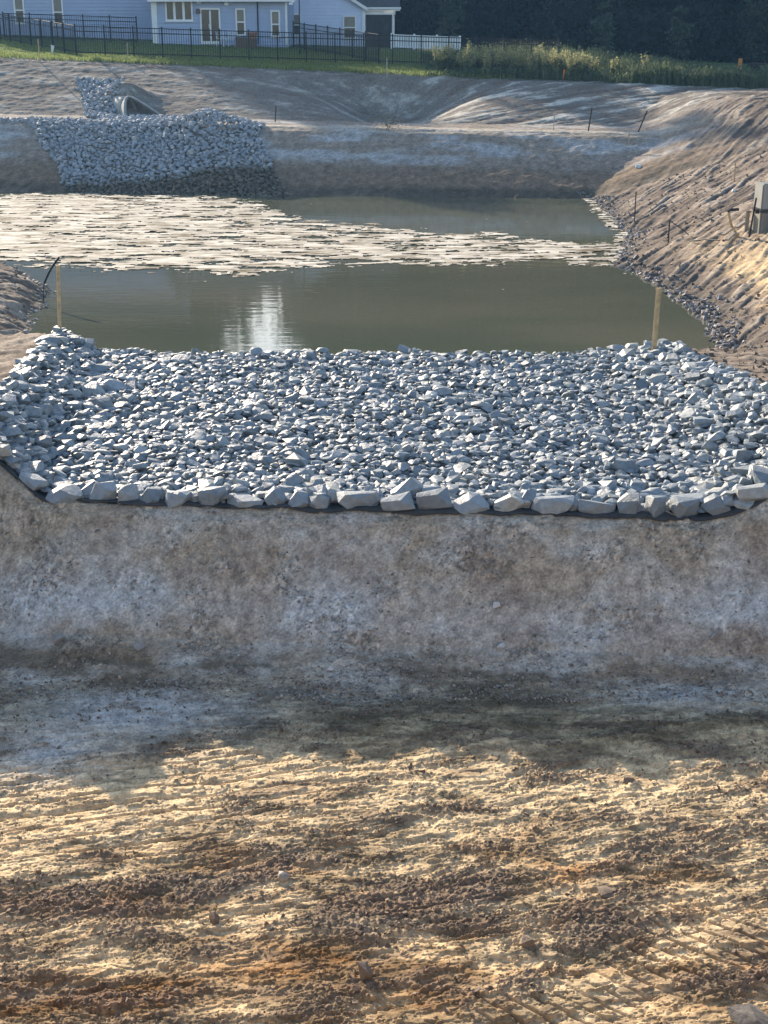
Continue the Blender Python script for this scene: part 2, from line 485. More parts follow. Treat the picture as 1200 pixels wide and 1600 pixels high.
    if m.any():
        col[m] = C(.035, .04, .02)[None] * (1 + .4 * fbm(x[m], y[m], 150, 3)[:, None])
    # stone dust and fines under the riprap
    kk = (y - 14.4) / 8.0
    w = (y > berm_front(x) + .12) & (y < 22.9) & (x > mix(-4.75, -5.3, kk)) & (x < mix(5.2, 4.85, kk))
    col[w] = C(.26, .28, .29)[None] * (1 + .3 * fbm(x[w] * 3, y[w] * 3, 170, 3)[:, None])
    return dz, np.clip(col, .01, .8)

def height(x, y):
    x = np.atleast_1d(np.asarray(x, np.float64)); y = np.atleast_1d(np.asarray(y, np.float64))
    z = macro(x, y)
    return z + relief(x, y, z)[0]

def gz(x, y):
    return float(height(x, y)[0])

# ------------------------------------------------------------------ materials
def new_mat(name):
    m = bpy.data.materials.new(name)
    m.use_nodes = True
    return m, m.node_tree, m.node_tree.nodes['Principled BSDF']

def simple(name, rgb, rough=.8, var=.15, scale=6.0, metal=0.0, bump=0.0, spec=.3, detail=5):
    m, t, b = new_mat(name)
    n = t.nodes.new('ShaderNodeTexNoise'); n.inputs['Scale'].default_value = scale; n.inputs['Detail'].default_value = detail
    tc = t.nodes.new('ShaderNodeTexCoord')
    t.links.new(tc.outputs['Object'], n.inputs['Vector'])
    r = t.nodes.new('ShaderNodeValToRGB')
    r.color_ramp.elements[0].position = .3; r.color_ramp.elements[1].position = .7
    r.color_ramp.elements[0].color = (*[c * (1 - var) for c in rgb], 1)
    r.color_ramp.elements[1].color = (*[min(1, c * (1 + var)) for c in rgb], 1)
    t.links.new(n.outputs['Fac'], r.inputs['Fac'])
    t.links.new(r.outputs['Color'], b.inputs['Base Color'])
    b.inputs['Roughness'].default_value = rough
    b.inputs['Metallic'].default_value = metal
    b.inputs['Specular IOR Level'].default_value = spec
    if bump:
        bp = t.nodes.new('ShaderNodeBump'); bp.inputs['Strength'].default_value = bump; bp.inputs['Distance'].default_value = .02
        t.links.new(n.outputs['Fac'], bp.inputs['Height'])
        t.links.new(bp.outputs['Normal'], b.inputs['Normal'])
    return m

def mat_soil():
    m, t, b = new_mat('soil')
    at = t.nodes.new('ShaderNodeAttribute'); at.attribute_name = 'soil'
    geo = t.nodes.new('ShaderNodeNewGeometry')
    n = t.nodes.new('ShaderNodeTexNoise'); n.inputs['Scale'].default_value = 38; n.inputs['Detail'].default_value = 6; n.inputs['Roughness'].default_value = .68
    t.links.new(geo.outputs['Position'], n.inputs['Vector'])
    mr = t.nodes.new('ShaderNodeMapRange')
    mr.inputs['From Min'].default_value = .25; mr.inputs['From Max'].default_value = .75
    mr.inputs['To Min'].default_value = .62; mr.inputs['To Max'].default_value = 1.38
    t.links.new(n.outputs['Fac'], mr.inputs['Value'])
    mul = t.nodes.new('ShaderNodeVectorMath'); mul.operation = 'MULTIPLY'
    t.links.new(at.outputs['Color'], mul.inputs[0]); t.links.new(mr.outputs['Result'], mul.inputs[1])
    n3 = t.nodes.new('ShaderNodeTexNoise'); n3.inputs['Scale'].default_value = 9; n3.inputs['Detail'].default_value = 9; n3.inputs['Roughness'].default_value = .75
    t.links.new(geo.outputs['Position'], n3.inputs['Vector'])
    mr3 = t.nodes.new('ShaderNodeMapRange')
    mr3.inputs['From Min'].default_value = .36; mr3.inputs['From Max'].default_value = .64
    mr3.inputs['To Min'].default_value = .66; mr3.inputs['To Max'].default_value = 1.3
    t.links.new(n3.outputs['Fac'], mr3.inputs['Value'])
    mul3 = t.nodes.new('ShaderNodeVectorMath'); mul3.operation = 'MULTIPLY'
    t.links.new(mul.outputs['Vector'], mul3.inputs[0]); t.links.new(mr3.outputs['Result'], mul3.inputs[1])
    t.links.new(mul3.outputs['Vector'], b.inputs['Base Color'])
    b.inputs['Roughness'].default_value = .95
    b.inputs['Specular IOR Level'].default_value = .12
    bp = t.nodes.new('ShaderNodeBump'); bp.inputs['Strength'].default_value = .5; bp.inputs['Distance'].default_value = .008
    mpb = t.nodes.new('ShaderNodeMapping'); mpb.inputs['Scale'].default_value = (14, 42, 20); mpb.inputs['Rotation'].default_value = (0, 0, .2)
    t.links.new(geo.outputs['Position'], mpb.inputs['Vector'])
    n4 = t.nodes.new('ShaderNodeTexNoise'); n4.inputs['Scale'].default_value = 1.0; n4.inputs['Detail'].default_value = 4; n4.inputs['Roughness'].default_value = .7
    t.links.new(mpb.outputs['Vector'], n4.inputs['Vector'])
    ad = t.nodes.new('ShaderNodeMath'); ad.operation = 'ADD'
    t.links.new(n.outputs['Fac'], ad.inputs[0]); t.links.new(n4.outputs['Fac'], ad.inputs[1])
    t.links.new(ad.outputs[0], bp.inputs['Height'])
    t.links.new(bp.outputs['Normal'], b.inputs['Normal'])
    return m

def mat_stone(name, c0, c1, wet=False, gloss=.52):
    m, t, b = new_mat(name)
    geo = t.nodes.new('ShaderNodeNewGeometry')
    oi = t.nodes.new('ShaderNodeObjectInfo')
    add = t.nodes.new('ShaderNodeMath'); add.operation = 'ADD'
    t.links.new(geo.outputs['Random Per Island'], add.inputs[0]); t.links.new(oi.outputs['Random'], add.inputs[1])
    fr = t.nodes.new('ShaderNodeMath'); fr.operation = 'FRACT'; t.links.new(add.outputs[0], fr.inputs[0])
    r = t.nodes.new('ShaderNodeValToRGB')
    e = r.color_ramp.elements
    e[0].color = (*c0, 1); e[1].color = (*c1, 1)
    mid = e.new(.88); mid.color = (*[(a * .4 + b_ * .6) for a, b_ in zip(c0, c1)], 1)
    pk = e.new(.95); pk.color = (c1[0] * 1.02, c1[1] * .93, c1[2] * .82, 1)
    t.links.new(fr.outputs[0], r.inputs['Fac'])
    n = t.nodes.new('ShaderNodeTexNoise'); n.inputs['Scale'].default_value = 14; n.inputs['Detail'].default_value = 7; n.inputs['Roughness'].default_value = .65
    t.links.new(geo.outputs['Position'], n.inputs['Vector'])
    mr = t.nodes.new('ShaderNodeMapRange'); mr.inputs['From Min'].default_value = .3; mr.inputs['From Max'].default_value = .7
    mr.inputs['To Min'].default_value = .78; mr.inputs['To Max'].default_value = 1.2
    t.links.new(n.outputs['Fac'], mr.inputs['Value'])
    mul = t.nodes.new('ShaderNodeVectorMath'); mul.operation = 'MULTIPLY'
    t.links.new(r.outputs['Color'], mul.inputs[0]); t.links.new(mr.outputs['Result'], mul.inputs[1])
    last = mul.outputs['Vector']
    if wet:      # stained dark below the old water line (a level mark on the stones)
        sp = t.nodes.new('ShaderNodeSeparateXYZ'); t.links.new(geo.outputs['Position'], sp.inputs[0])
        n2 = t.nodes.new('ShaderNodeTexNoise'); n2.inputs['Scale'].default_value = .45; n2.inputs['Detail'].default_value = 4
        t.links.new(geo.outputs['Position'], n2.inputs['Vector'])
        ma = t.nodes.new('ShaderNodeMath'); ma.operation = 'MULTIPLY_ADD'
        ma.inputs[1].default_value = -.9; t.links.new(n2.outputs['Fac'], ma.inputs[0]); t.links.new(sp.outputs['Z'], ma.inputs[2])
        mx = t.nodes.new('ShaderNodeMath'); mx.operation = 'MULTIPLY_ADD'      # the stain climbs towards the right
        mx.inputs[1].default_value = -.085; t.links.new(sp.outputs['X'], mx.inputs[0]); t.links.new(ma.outputs[0], mx.inputs[2])
        r2 = t.nodes.new('ShaderNodeMapRange'); r2.inputs['From Min'].default_value = .78; r2.inputs['From Max'].default_value = 1.02
        t.links.new(mx.outputs[0], r2.inputs['Value'])
        mm = t.nodes.new('ShaderNodeMix'); mm.data_type = 'RGBA'
        t.links.new(r2.outputs['Result'], mm.inputs['Factor'])
        sc = t.nodes.new('ShaderNodeVectorMath'); sc.operation = 'MULTIPLY'; sc.inputs[1].default_value = (.42, .34, .24)
        t.links.new(last, sc.inputs[0])
        t.links.new(sc.outputs['Vector'], mm.inputs['A']); t.links.new(last, mm.inputs['B'])
        last = mm.outputs['Result']
    t.links.new(last, b.inputs['Base Color'])
    b.inputs['Roughness'].default_value = gloss
    b.inputs['Specular IOR Level'].default_value = .5
    bp = t.nodes.new('ShaderNodeBump'); bp.inputs['Strength'].default_value = .55; bp.inputs['Distance'].default_value = .03
    t.links.new(n.outputs['Fac'], bp.inputs['Height'])
    t.links.new(bp.outputs['Normal'], b.inputs['Normal'])
    return m

def mat_water():
    m, t, b = new_mat('pond_water')
    geo = t.nodes.new('ShaderNodeNewGeometry')
    n = t.nodes.new('ShaderNodeTexNoise'); n.inputs['Scale'].default_value = .22; n.inputs['Detail'].default_value = 3
    mp = t.nodes.new('ShaderNodeMapping'); mp.inputs['Scale'].default_value = (.5, 1.0, 1)
    t.links.new(geo.outputs['Position'], mp.inputs['Vector']); t.links.new(mp.outputs['Vector'], n.inputs['Vector'])
    r = t.nodes.new('ShaderNodeValToRGB')
    r.color_ramp.elements[0].position = .35; r.color_ramp.elements[1].position = .68
    r.color_ramp.elements[0].color = (.072, .084, .056, 1); r.color_ramp.elements[1].color = (.112, .112, .078, 1)
    t.links.new(n.outputs['Fac'], r.inputs['Fac']); t.links.new(r.outputs['Color'], b.inputs['Base Color'])
    b.inputs['Roughness'].default_value = .04
    b.inputs['IOR'].default_value = 1.33
    n2 = t.nodes.new('ShaderNodeTexNoise'); n2.inputs['Scale'].default_value = 2.2; n2.inputs['Detail'].default_value = 3
    mp2 = t.nodes.new('ShaderNodeMapping'); mp2.inputs['Scale'].default_value = (.45, 1.5, 1)
    t.links.new(geo.outputs['Position'], mp2.inputs['Vector']); t.links.new(mp2.outputs['Vector'], n2.inputs['Vector'])
    bp = t.nodes.new('ShaderNodeBump'); bp.inputs['Strength'].default_value = .10; bp.inputs['Distance'].default_value = .03
    t.links.new(n2.outputs['Fac'], bp.inputs['Height']); t.links.new(bp.outputs['Normal'], b.inputs['Normal'])
    return m

def mat_leaf(name, c0, c1, trans=.25):
    m, t, b = new_mat(name)
    geo = t.nodes.new('ShaderNodeNewGeometry')
    r = t.nodes.new('ShaderNodeValToRGB')
    r.color_ramp.elements[0].color = (*c0, 1); r.color_ramp.elements[1].color = (*c1, 1)
    t.links.new(geo.outputs['Random Per Island'], r.inputs['Fac'])
    t.links.new(r.outputs['Color'], b.inputs['Base Color'])
    b.inputs['Roughness'].default_value = .7
    b.inputs['Specular IOR Level'].default_value = .2
    tr = t.nodes.new('ShaderNodeBsdfTranslucent'); t.links.new(r.outputs['Color'], tr.inputs['Color'])
    mx = t.nodes.new('ShaderNodeMixShader'); mx.inputs[0].default_value = trans
    t.links.new(b.outputs[0], mx.inputs[1]); t.links.new(tr.outputs[0], mx.inputs[2])
    t.links.new(mx.outputs[0], t.nodes['Material Output'].inputs['Surface'])
    return m

M = {
    'soil': mat_soil(),
    'water': mat_water(),
    'stone': mat_stone('riprap_stone', (.165, .195, .215), (.36, .395, .41)),
    'stone_far': mat_stone('riprap_stone_stained', (.24, .265, .295), (.39, .415, .44), wet=True, gloss=.8),
    'stone_dark': mat_stone('shore_stone', (.13, .12, .12), (.40, .37, .35), gloss=.75),
    'clod': mat_stone('soil_clod', (.11, .08, .06), (.27, .205, .145), gloss=.85),
    'clod_pale': mat_stone('dry_clod', (.17, .15, .125), (.50, .46, .41), gloss=.85),
    'white_stone': simple('white_stone', (.62, .62, .60), .8, .2, 20, bump=.4),
    'fabric': simple('filter_fabric', (.05, .053, .056), .8, .3, 8, bump=.3),
    'concrete': simple('concrete', (.33, .33, .315), .85, .18, 5, bump=.25),
    'concrete_shade': simple('shaded_concrete', (.15, .135, .115), .9, .3, 4, bump=.2),  # pipe interior, its shade put into the concrete colour
    'pvc': simple('weathered_post', (.24, .245, .235), .6, .12, 3),
    'pvc_low': simple('stained_post', (.20, .185, .16), .7, .2, 3),
    'wood': simple('stake_wood', (.46, .33, .18), .8, .25, 14, bump=.2),
    'wood_grey': simple('weathered_wood', (.36, .31, .25), .85, .25, 14),
    'iron': simple('black_steel', (.02, .02, .022), .7, .3, 20, 0),
    'rust': simple('dark_rod', (.035, .028, .024), .7, .3, 20),
    'hose': simple('black_hose', (.018, .018, .02), .45, .2, 9),
    'siding': simple('blue_siding', (.35, .41, .56), .6, .05, 2),
    'siding2': simple('pale_blue_siding', (.56, .63, .80), .6, .05, 2),
    'trim': simple('white_trim', (.72, .73, .74), .5, .04, 4),
    'roof': simple('grey_shingle', (.075, .075, .08), .9, .3, 9, bump=.2),
    'glass': simple('window_glass', (.06, .052, .045), .12, .3, 2, spec=.5),
    'blind': simple('window_blind', (.16, .15, .13), .25, .2, 2, spec=.5),
    'screen': simple('porch_screen', (.035, .035, .04), .7, .3, 3),
    'vinyl': simple('white_vinyl', (.72, .74, .76), .45, .04, 3),
    'bark': simple('bark', (.07, .055, .045), .95, .3, 5, bump=.4),
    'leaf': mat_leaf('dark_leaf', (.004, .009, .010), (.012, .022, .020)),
    'leaf2': mat_leaf('young_leaf', (.03, .05, .035), (.07, .10, .065)),  # lighter green of the young trees
    'weed': mat_leaf('weed_leaf', (.065, .095, .05), (.13, .16, .08), .35),
    'plume': mat_leaf('weed_plume', (.26, .27, .12), (.42, .40, .22), .5),
    'dry': mat_leaf('dry_weed', (.12, .10, .06), (.22, .18, .11), .2),
    'lawn': mat_leaf('lawn_blade', (.14, .18, .06), (.24, .29, .10), .55),
    'orange': simple('orange_paint', (.50, .20, .05), .5, .2, 4),
    'flag': simple('orange_flag', (.80, .22, .08), .7, .1, 4),
    'white_flag': simple('white_flag', (.75, .74, .70), .7, .1, 4),
    'tyre': simple('rubber', (.02, .02, .02), .8, .2, 6),
    'dark_metal': simple('dark_metal', (.04, .042, .045), .5, .2, 6, .4),
    'wicker': simple('brown_wicker', (.13, .085, .06), .8, .25, 20),
    'terracotta': simple('clay_pot', (.33, .17, .10), .8, .2, 12),
}

def mat_foam():
    m, t, b = new_mat('algae_scum')
    geo = t.nodes.new('ShaderNodeNewGeometry')
    n = t.nodes.new('ShaderNodeTexNoise'); n.inputs['Scale'].default_value = 1.0; n.inputs['Detail'].default_value = 8; n.inputs['Roughness'].default_value = .7
    mp = t.nodes.new('ShaderNodeMapping'); mp.inputs['Scale'].default_value = (.8, 2.4, 1)
    t.links.new(geo.outputs['Position'], mp.inputs['Vector']); t.links.new(mp.outputs['Vector'], n.inputs['Vector'])
    r = t.nodes.new('ShaderNodeValToRGB')
    r.color_ramp.elements[0].position = .38; r.color_ramp.elements[1].position = .60
    r.color_ramp.elements[0].color = (.12, .095, .055, 1); r.color_ramp.elements[1].color = (.66, .62, .53, 1)
    t.links.new(n.outputs['Fac'], r.inputs['Fac']); t.links.new(r.outputs['Color'], b.inputs['Base Color'])
    b.inputs['Roughness'].default_value = .9
    b.inputs['Specular IOR Level'].default_value = .08
    return m
M['foam'] = mat_foam()

# ------------------------------------------------------------------ ground: one sheet
def vrow(v, z):
    return level_at(600, v, z)[1]
ys = [-400, -200, -100, -60, -30, -15, -8, -4, -2] + list(np.arange(0, 6.0, .25)) + list(np.arange(6, 7.2, .06))
SEAM = 12.35
y0 = SEAM
ys = [y for y in ys if y < 7.0]
yfloor = [6.95] + [y for y in (vrow(v, FLOOR_Z) for v in np.arange(1660, 1040, -.92)) if 6.97 < y < SEAM - .004] + [SEAM, SEAM + .03]
ys += [6.99]
n_lo = len(ys)
ys += [SEAM]
ys += list(np.arange(y0 + .0115, 14.95, .0115)) + list(np.arange(14.95, 16.2, .03)) + list(np.arange(16.2, 24, .085))
ys += list(np.arange(24, 49, .05)) + list(np.arange(49, 51.5, .06)) + list(np.arange(51.5, 68, .055)) + list(np.arange(68, 90, .25))
ys += [90, 92, 95, 100, 110, 120, 140, 170, 220, 300, 450, 700, 1200]
ys = np.array(ys)
NC = 520
outer = [1.01, 1.02, 1.03, 1.045, 1.06, 1.08, 1.10, 1.13, 1.16, 1.2, 1.25, 1.3, 1.4, 1.55, 1.75, 2.2, 3.0, 4.5, 7, 12]
def sheet(name, ys, ncol, skip_row=None, dip=None):
    s_in = np.linspace(-1, 1, ncol)
    W = (np.maximum(ys, 3) * math.cos(PITCH) + 5.4 * math.sin(PITCH)) * 600 / F_PX * 1.16 + .2
    XX = np.concatenate([-np.array(outer[::-1])[None] * W[:, None], s_in[None] * W[:, None], np.array(outer)[None] * W[:, None]], 1)
    XX[:, 0] = np.minimum(XX[:, 0], -350); XX[:, -1] = np.maximum(XX[:, -1], 350)
    YY = np.repeat(ys[:, None], XX.shape[1], 1)
    nr, nc = XX.shape
    xf, yf_ = XX.ravel(), YY.ravel()
    zm = macro(xf, yf_)
    dzz, soil_col = relief(xf, yf_, zm)
    V = np.stack([xf, yf_, zm + dzz], 1)
    if dip is not None:
        V[:, 2] -= .012 * np.repeat(dip, nc)
    idx = np.arange(nr * nc).reshape(nr, nc)
    rows = np.arange(nr - 1)
    if skip_row is not None: rows = rows[rows != skip_row]
    Fq = np.stack([idx[rows][:, :-1].ravel(), idx[rows][:, 1:].ravel(), idx[rows + 1][:, 1:].ravel(), idx[rows + 1][:, :-1].ravel()], 1)
    deep = (zm < -.45) & (yf_ > 24.5)
    Fq = Fq[~deep[Fq].all(1)]
    tag(mesh_np(name, V, Fq, M['soil'], smooth=True, cols={'soil': soil_col}), kind='structure')
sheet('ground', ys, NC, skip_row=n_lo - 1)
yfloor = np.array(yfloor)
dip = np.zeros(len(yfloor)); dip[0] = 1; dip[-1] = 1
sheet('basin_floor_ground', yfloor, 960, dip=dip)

# ------------------------------------------------------------------ pond
wb = MB(); wb.add([(-32, 22.5, 0), (10, 22.5, 0), (10, 54.5, 0), (-32, 54.5, 0)], [(0, 1, 2, 3)])
tag(wb.build('pond_water', M['water']), kind='structure')

def foam():
    gx = np.arange(-16.5, 8.2, .062); gy = np.arange(31, 51.5, .062)
    X, Y = np.meshgrid(gx, gy); x, y = X.ravel(), Y.ravel()
    w = fbm(x * .5, y * .5, 201, 3)
    yb = np.interp(x, [-20, -11, -9.5, -6.0, -3.2, -2.4, -1.8, 6.2, 8], [36.8, 36.6, 35.2, 33.3, 32.6, 34.2, 34.4, 34.6, 35])
    yt = np.interp(x, [-20, -9, -5.5, -4, -2.6, 1, 5, 6.5, 8], [51.4, 51, 50.5, 48, 44.5, 41.8, 39.8, 38.9, 38.5])
    inside = np.minimum(y - yb, (yt - y) * .8)
    den = np.clip(inside * .55, -1.2, 1) + .95 * fbm(x * .75, y * .75, 202, 5, .62) + .35 * w - .05
    den += .3 * sst(-5, -12, x)
    den = np.where(inside < -.4, den - .25, den)
    xs = x + .5 * w
    tear = fbm(xs * .8, y * 2.4, 206, 6, .7)
    den = den - 1.25 * sst(.03, .32, tear) - .75 * sst(.04, .42, fbm(x * 1.5, y * 6.0, 209, 5, .7)) * mix(.55, 1.0, sst(-.1, .2, fbm(x * .35, y * .6, 211, 3)))
    den = np.maximum(den, 1.1 - np.abs(t_right(x, y) + .12) / .32 - 1.3 * sst(39, 36, y) - 1.2 * sst(.0, .3, fbm(x * 2.5, y * 4, 210, 3)))
    ok = den > .12
    # scattered crumbs off the edge
    f, cid = worley(x * 2.2, y * 2.2, 203)
    ok |= (f < .13) & (cid > .80) & (inside > -3.2)
    z = .008 + .012 * np.clip(den, 0, 1) + .022 * np.maximum(0, fbm(x * 3.3, y * 3.3, 204, 3)) + .008 * perlin(x * 9, y * 9, 205)
    z = np.where(den > .2, z, .006)
    ny, nx = X.shape
    idx = np.arange(ny * nx).reshape(ny, nx)
    q = np.stack([idx[:-1, :-1].ravel(), idx[:-1, 1:].ravel(), idx[1:, 1:].ravel(), idx[1:, :-1].ravel()], 1)
    okm = ok.reshape(ny, nx)
    keep = (okm[:-1, :-1] & okm[1:, 1:] & okm[:-1, 1:] & okm[1:, :-1]).ravel()
    q = q[keep]
    used = np.unique(q)
    rem = np.zeros(ny * nx, np.int64); rem[used] = np.arange(len(used))
    jx = .03 * perlin(x * 11, y * 11, 207); jy = .03 * perlin(x * 11, y * 11, 208)
    o = mesh_np('algae_scum', np.stack([x + jx, y + jy, z], 1)[used], rem[q], M['foam'], smooth=True)
    tag(o, 'cream scum drifting in torn rafts over the far half of the pond', 'algae scum', kind='stuff')
foam()

# ------------------------------------------------------------------ stones
def hull_stone(seed, npts=14, box=0.0, flat=1.0):
    r = random.Random(seed)
    bm = bmesh.new()
    for _ in range(npts):
        v = Vector((r.gauss(0, 1), r.gauss(0, 1), r.gauss(0, 1))).normalized()
        if box:
            k = max(abs(v.x), abs(v.y), abs(v.z))
            v = v.lerp(v / k * .82, box)
        v *= r.uniform(.86, 1.05)
        bm.verts.new((v.x * .5, v.y * .5, v.z * .5 * flat))
    res = bmesh.ops.convex_hull(bm, input=bm.verts[:])
    bmesh.ops.delete(bm, geom=[g for g in res['geom_interior'] if isinstance(g, bmesh.types.BMVert)], context='VERTS')
    bmesh.ops.recalc_face_normals(bm, faces=bm.faces[:])
    bmesh.ops.triangulate(bm, faces=bm.faces[:])
    V = np.array([v.co[:] for v in bm.verts]); F = np.array([[v.index for v in f.verts] for f in bm.faces]) if False else None
    bm.verts.index_update()
    F = np.array([[v.index for v in f.verts] for f in bm.faces])
    bm.free()
    return V, F
HULLS = [hull_stone(100 + i, 14 + i % 5, .35 + .4 * (i % 3) / 2) for i in range(24)]
BLOCKS = [hull_stone(300 + i, 20 + i % 5, .95) for i in range(12)]
PEB = [hull_stone(500 + i, 8, .2) for i in range(10)]
TINY = [hull_stone(520 + i, 6, .2) for i in range(10)]

def rot_mats(n, tilt, rng):
    """random yaw, then a tilt of up to `tilt` radians about a random level axis"""
    yaw = rng.uniform(0, 2 * np.pi, n); t = rng.normal(0, tilt, n); ph = rng.uniform(0, 2 * np.pi, n)
    cy, sy = np.cos(yaw), np.sin(yaw)
    Z = np.zeros((n, 3, 3)); Z[:, 0, 0] = cy; Z[:, 0, 1] = -sy; Z[:, 1, 0] = sy; Z[:, 1, 1] = cy; Z[:, 2, 2] = 1
    ax = np.stack([np.cos(ph), np.sin(ph), np.zeros(n)], 1)
    K = np.zeros((n, 3, 3)); K[:, 0, 2] = ax[:, 1]; K[:, 2, 0] = -ax[:, 1]; K[:, 1, 2] = -ax[:, 0]; K[:, 2, 1] = ax[:, 0]
    I = np.eye(3)[None]
    T = I + np.sin(t)[:, None, None] * K + (1 - np.cos(t))[:, None, None] * (K @ K)
    return T @ Z

def joined(name, P, S, Rm, lib, mat, parent=None, pick=None):
    """many pieces as one mesh: positions, sizes (n,3), rotations"""
    n = len(P)
    pick = RNG.integers(0, len(lib), n) if pick is None else pick
    Vs, Fs, off = [], [], 0
    for k in range(len(lib)):
        sel = np.where(pick == k)[0]
        if len(sel) == 0: continue
        v, f = lib[k]
        vv = v[None] * S[sel][:, None, :]
        vv = np.einsum('nij,nkj->nki', Rm[sel], vv) + P[sel][:, None, :]
        ff = f[None] + (np.arange(len(sel)) * len(v))[:, None, None] + off
        Vs.append(vv.reshape(-1, 3)); Fs.append(ff.reshape(-1, 3)); off += len(sel) * len(v)
    return mesh_np(name, np.concatenate(Vs), np.concatenate(Fs), mat, parent)

def stone_meshes(lib, mat, tagname):
    out = []
    for v, f in lib:
        o = mesh_np(tagname, v, f, mat, link_it=False)
        me = o.data; bpy.data.objects.remove(o); out.append(me)
    return out

def in_frame(P):
    f = np.array([0, math.cos(PITCH), -math.sin(PITCH)]); up = np.array([0, math.sin(PITCH), math.cos(PITCH)])
    q = P - np.array([0, 0, CAM_H])
    d = q @ f
    u = 600 + F_PX * q[:, 0] / d; v = 800 - F_PX * (q @ up) / d
    return (u > 0) & (u < 1200) & (v > 0) & (v < 1600), d

def place_pile(root, P, S, Rm, lib, mat, singles=296, hidden=None, fill_name='stone_fill'):
    """the stones that show largest become parts of their own, the rest one part"""
    n = len(P)
    pick = RNG.integers(0, len(lib), n)
    vis, d = in_frame(P)
    score = np.where(vis, S[:, 0] * np.maximum(S[:, 2], S[:, 1] * .5) / d ** 2, 0)
    if hidden is not None: score = np.where(hidden, 0, score)
    order = np.argsort(-score)
    top = order[:singles]
    mes = stone_meshes(lib, mat, 'stone')
    for i in top:
        o = bpy.data.objects.new('stone', mes[pick[i]])
        m4 = Matrix(Rm[i].tolist()).to_4x4()
        o.matrix_basis = Matrix.Translation(P[i] - np.array(root.location)) @ m4 @ Matrix.Diagonal((*S[i], 1))
        link(o, root)
    rest = np.setdiff1d(np.arange(n), top)
    o = joined(fill_name, P[rest] - np.array(root.location)[None], S[rest], Rm[rest], lib, mat, root, pick[rest])
    o['kind'] = 'stuff'

def jgrid(x0, x1, y0, y1, s, rng, j=.42):
    gx, gy = np.meshgrid(np.arange(x0, x1, s), np.arange(y0, y1, s))
    gx = gx.astype(float); gx[1::2] += s / 2
    p = np.stack([gx.ravel(), gy.ravel()], 1)
    return p + rng.uniform(-j * s, j * s, p.shape)

# ---- riprap weir between the basin and the pond
weir = empty('riprap_weir', (0, 18.5, WEIR_Z))
tag(weir, 'broad trough of blue-grey riprap stones crossing the picture between dirt bank and pond', 'riprap weir')
def crest_in(x, y):
    k = (y - 14.4) / 8.0
    return (x > mix(-4.85, -5.45, k)) & (x < mix(5.3, 4.95, k))
rng = np.random.default_rng(3)
layers = []
for (sp, smin, smax, dzl) in ((.108, .10, .195, .02), (.122, .095, .20, .06), (.30, .15, .27, .08)):
    p = jgrid(-6.2, 6.2, 14.3, 23.3, sp, rng)
    ok = crest_in(p[:, 0], p[:, 1]) & (p[:, 1] > berm_front(p[:, 0]) + .16) & (p[:, 1] < 23.5)
    p = p[ok]
    n = len(p)
    L = rng.uniform(smin, smax, n) * rng.choice([.7, .85, 1, 1, 1.3, 1.6], n, p=[.2, .2, .25, .2, .1, .05])
    # stones by the front edge and on the shoulders are larger
    L *= 1 + .55 * sst(1.2, .1, p[:, 1] - berm_front(p[:, 0])) + .25 * sst(3.2, 4.2, np.abs(p[:, 0]))
    S = np.stack([L, L * rng.uniform(.62, .95, n), L * rng.uniform(.26, .62, n)], 1)
    z = macro(p[:, 0], p[:, 1]) + dzl * (1 + .4 * sst(3.0, 4.2, np.abs(p[:, 0]))) + .05 * fbm(p[:, 0] * .9, p[:, 1] * .9, 301, 2) + rng.uniform(-.02, .03, n)
    # the lip: stones step down to the fabric
    layers.append((np.stack([p[:, 0], p[:, 1], z], 1), S, rot_mats(n, .30, rng)))
P = np.concatenate([l[0] for l in layers]); S = np.concatenate([l[1] for l in layers]); Rm = np.concatenate([l[2] for l in layers])
# front row of big squarish blocks
fx = []
x = -5.15
r1 = random.Random(5)
while x < 5.2:
    w = r1.uniform(.22, .46) if r1.random() > .25 else r1.uniform(.36, .6)
    fx.append((x + w / 2, w)); x += w * .98
row_p, row_s, row_r = [], [], []
for k, (xx, w) in enumerate(fx):
    hgt = r1.uniform(.20, .31)
    yy = float(berm_front(np.array(xx))) + .10 + r1.uniform(-.03, .04)
    zz = float(macro(xx, yy)) + hgt * .33
    row_p.append((xx, yy, zz)); row_s.append((w * 1.12, r1.uniform(.26, .36), hgt * 1.15))
    slope = math.atan2(float(berm_front(np.array(xx + .2)) - berm_front(np.array(xx - .2))), .4)
    m3 = Matrix.Rotation(slope + r1.uniform(-.2, .2), 3, 'Z') @ Matrix.Rotation(r1.uniform(-.22, .22), 3, 'Y') @ Matrix.Rotation(r1.uniform(-.2, .2), 3, 'X')
    row_r.append(np.array(m3))
bm_mes = stone_meshes(BLOCKS, M['stone'], 'edge_stone')
for k in range(len(row_p)):
    o = bpy.data.objects.new('edge_stone', bm_mes[r1.randrange(len(BLOCKS))])
    o.matrix_basis = Matrix.Translation(Vector(row_p[k]) - weir.location) @ Matrix(row_r[k].tolist()).to_4x4() @ Matrix.Diagonal((*row_s[k], 1))
    link(o, weir)
place_pile(weir, P, S, Rm, HULLS, M['stone'])
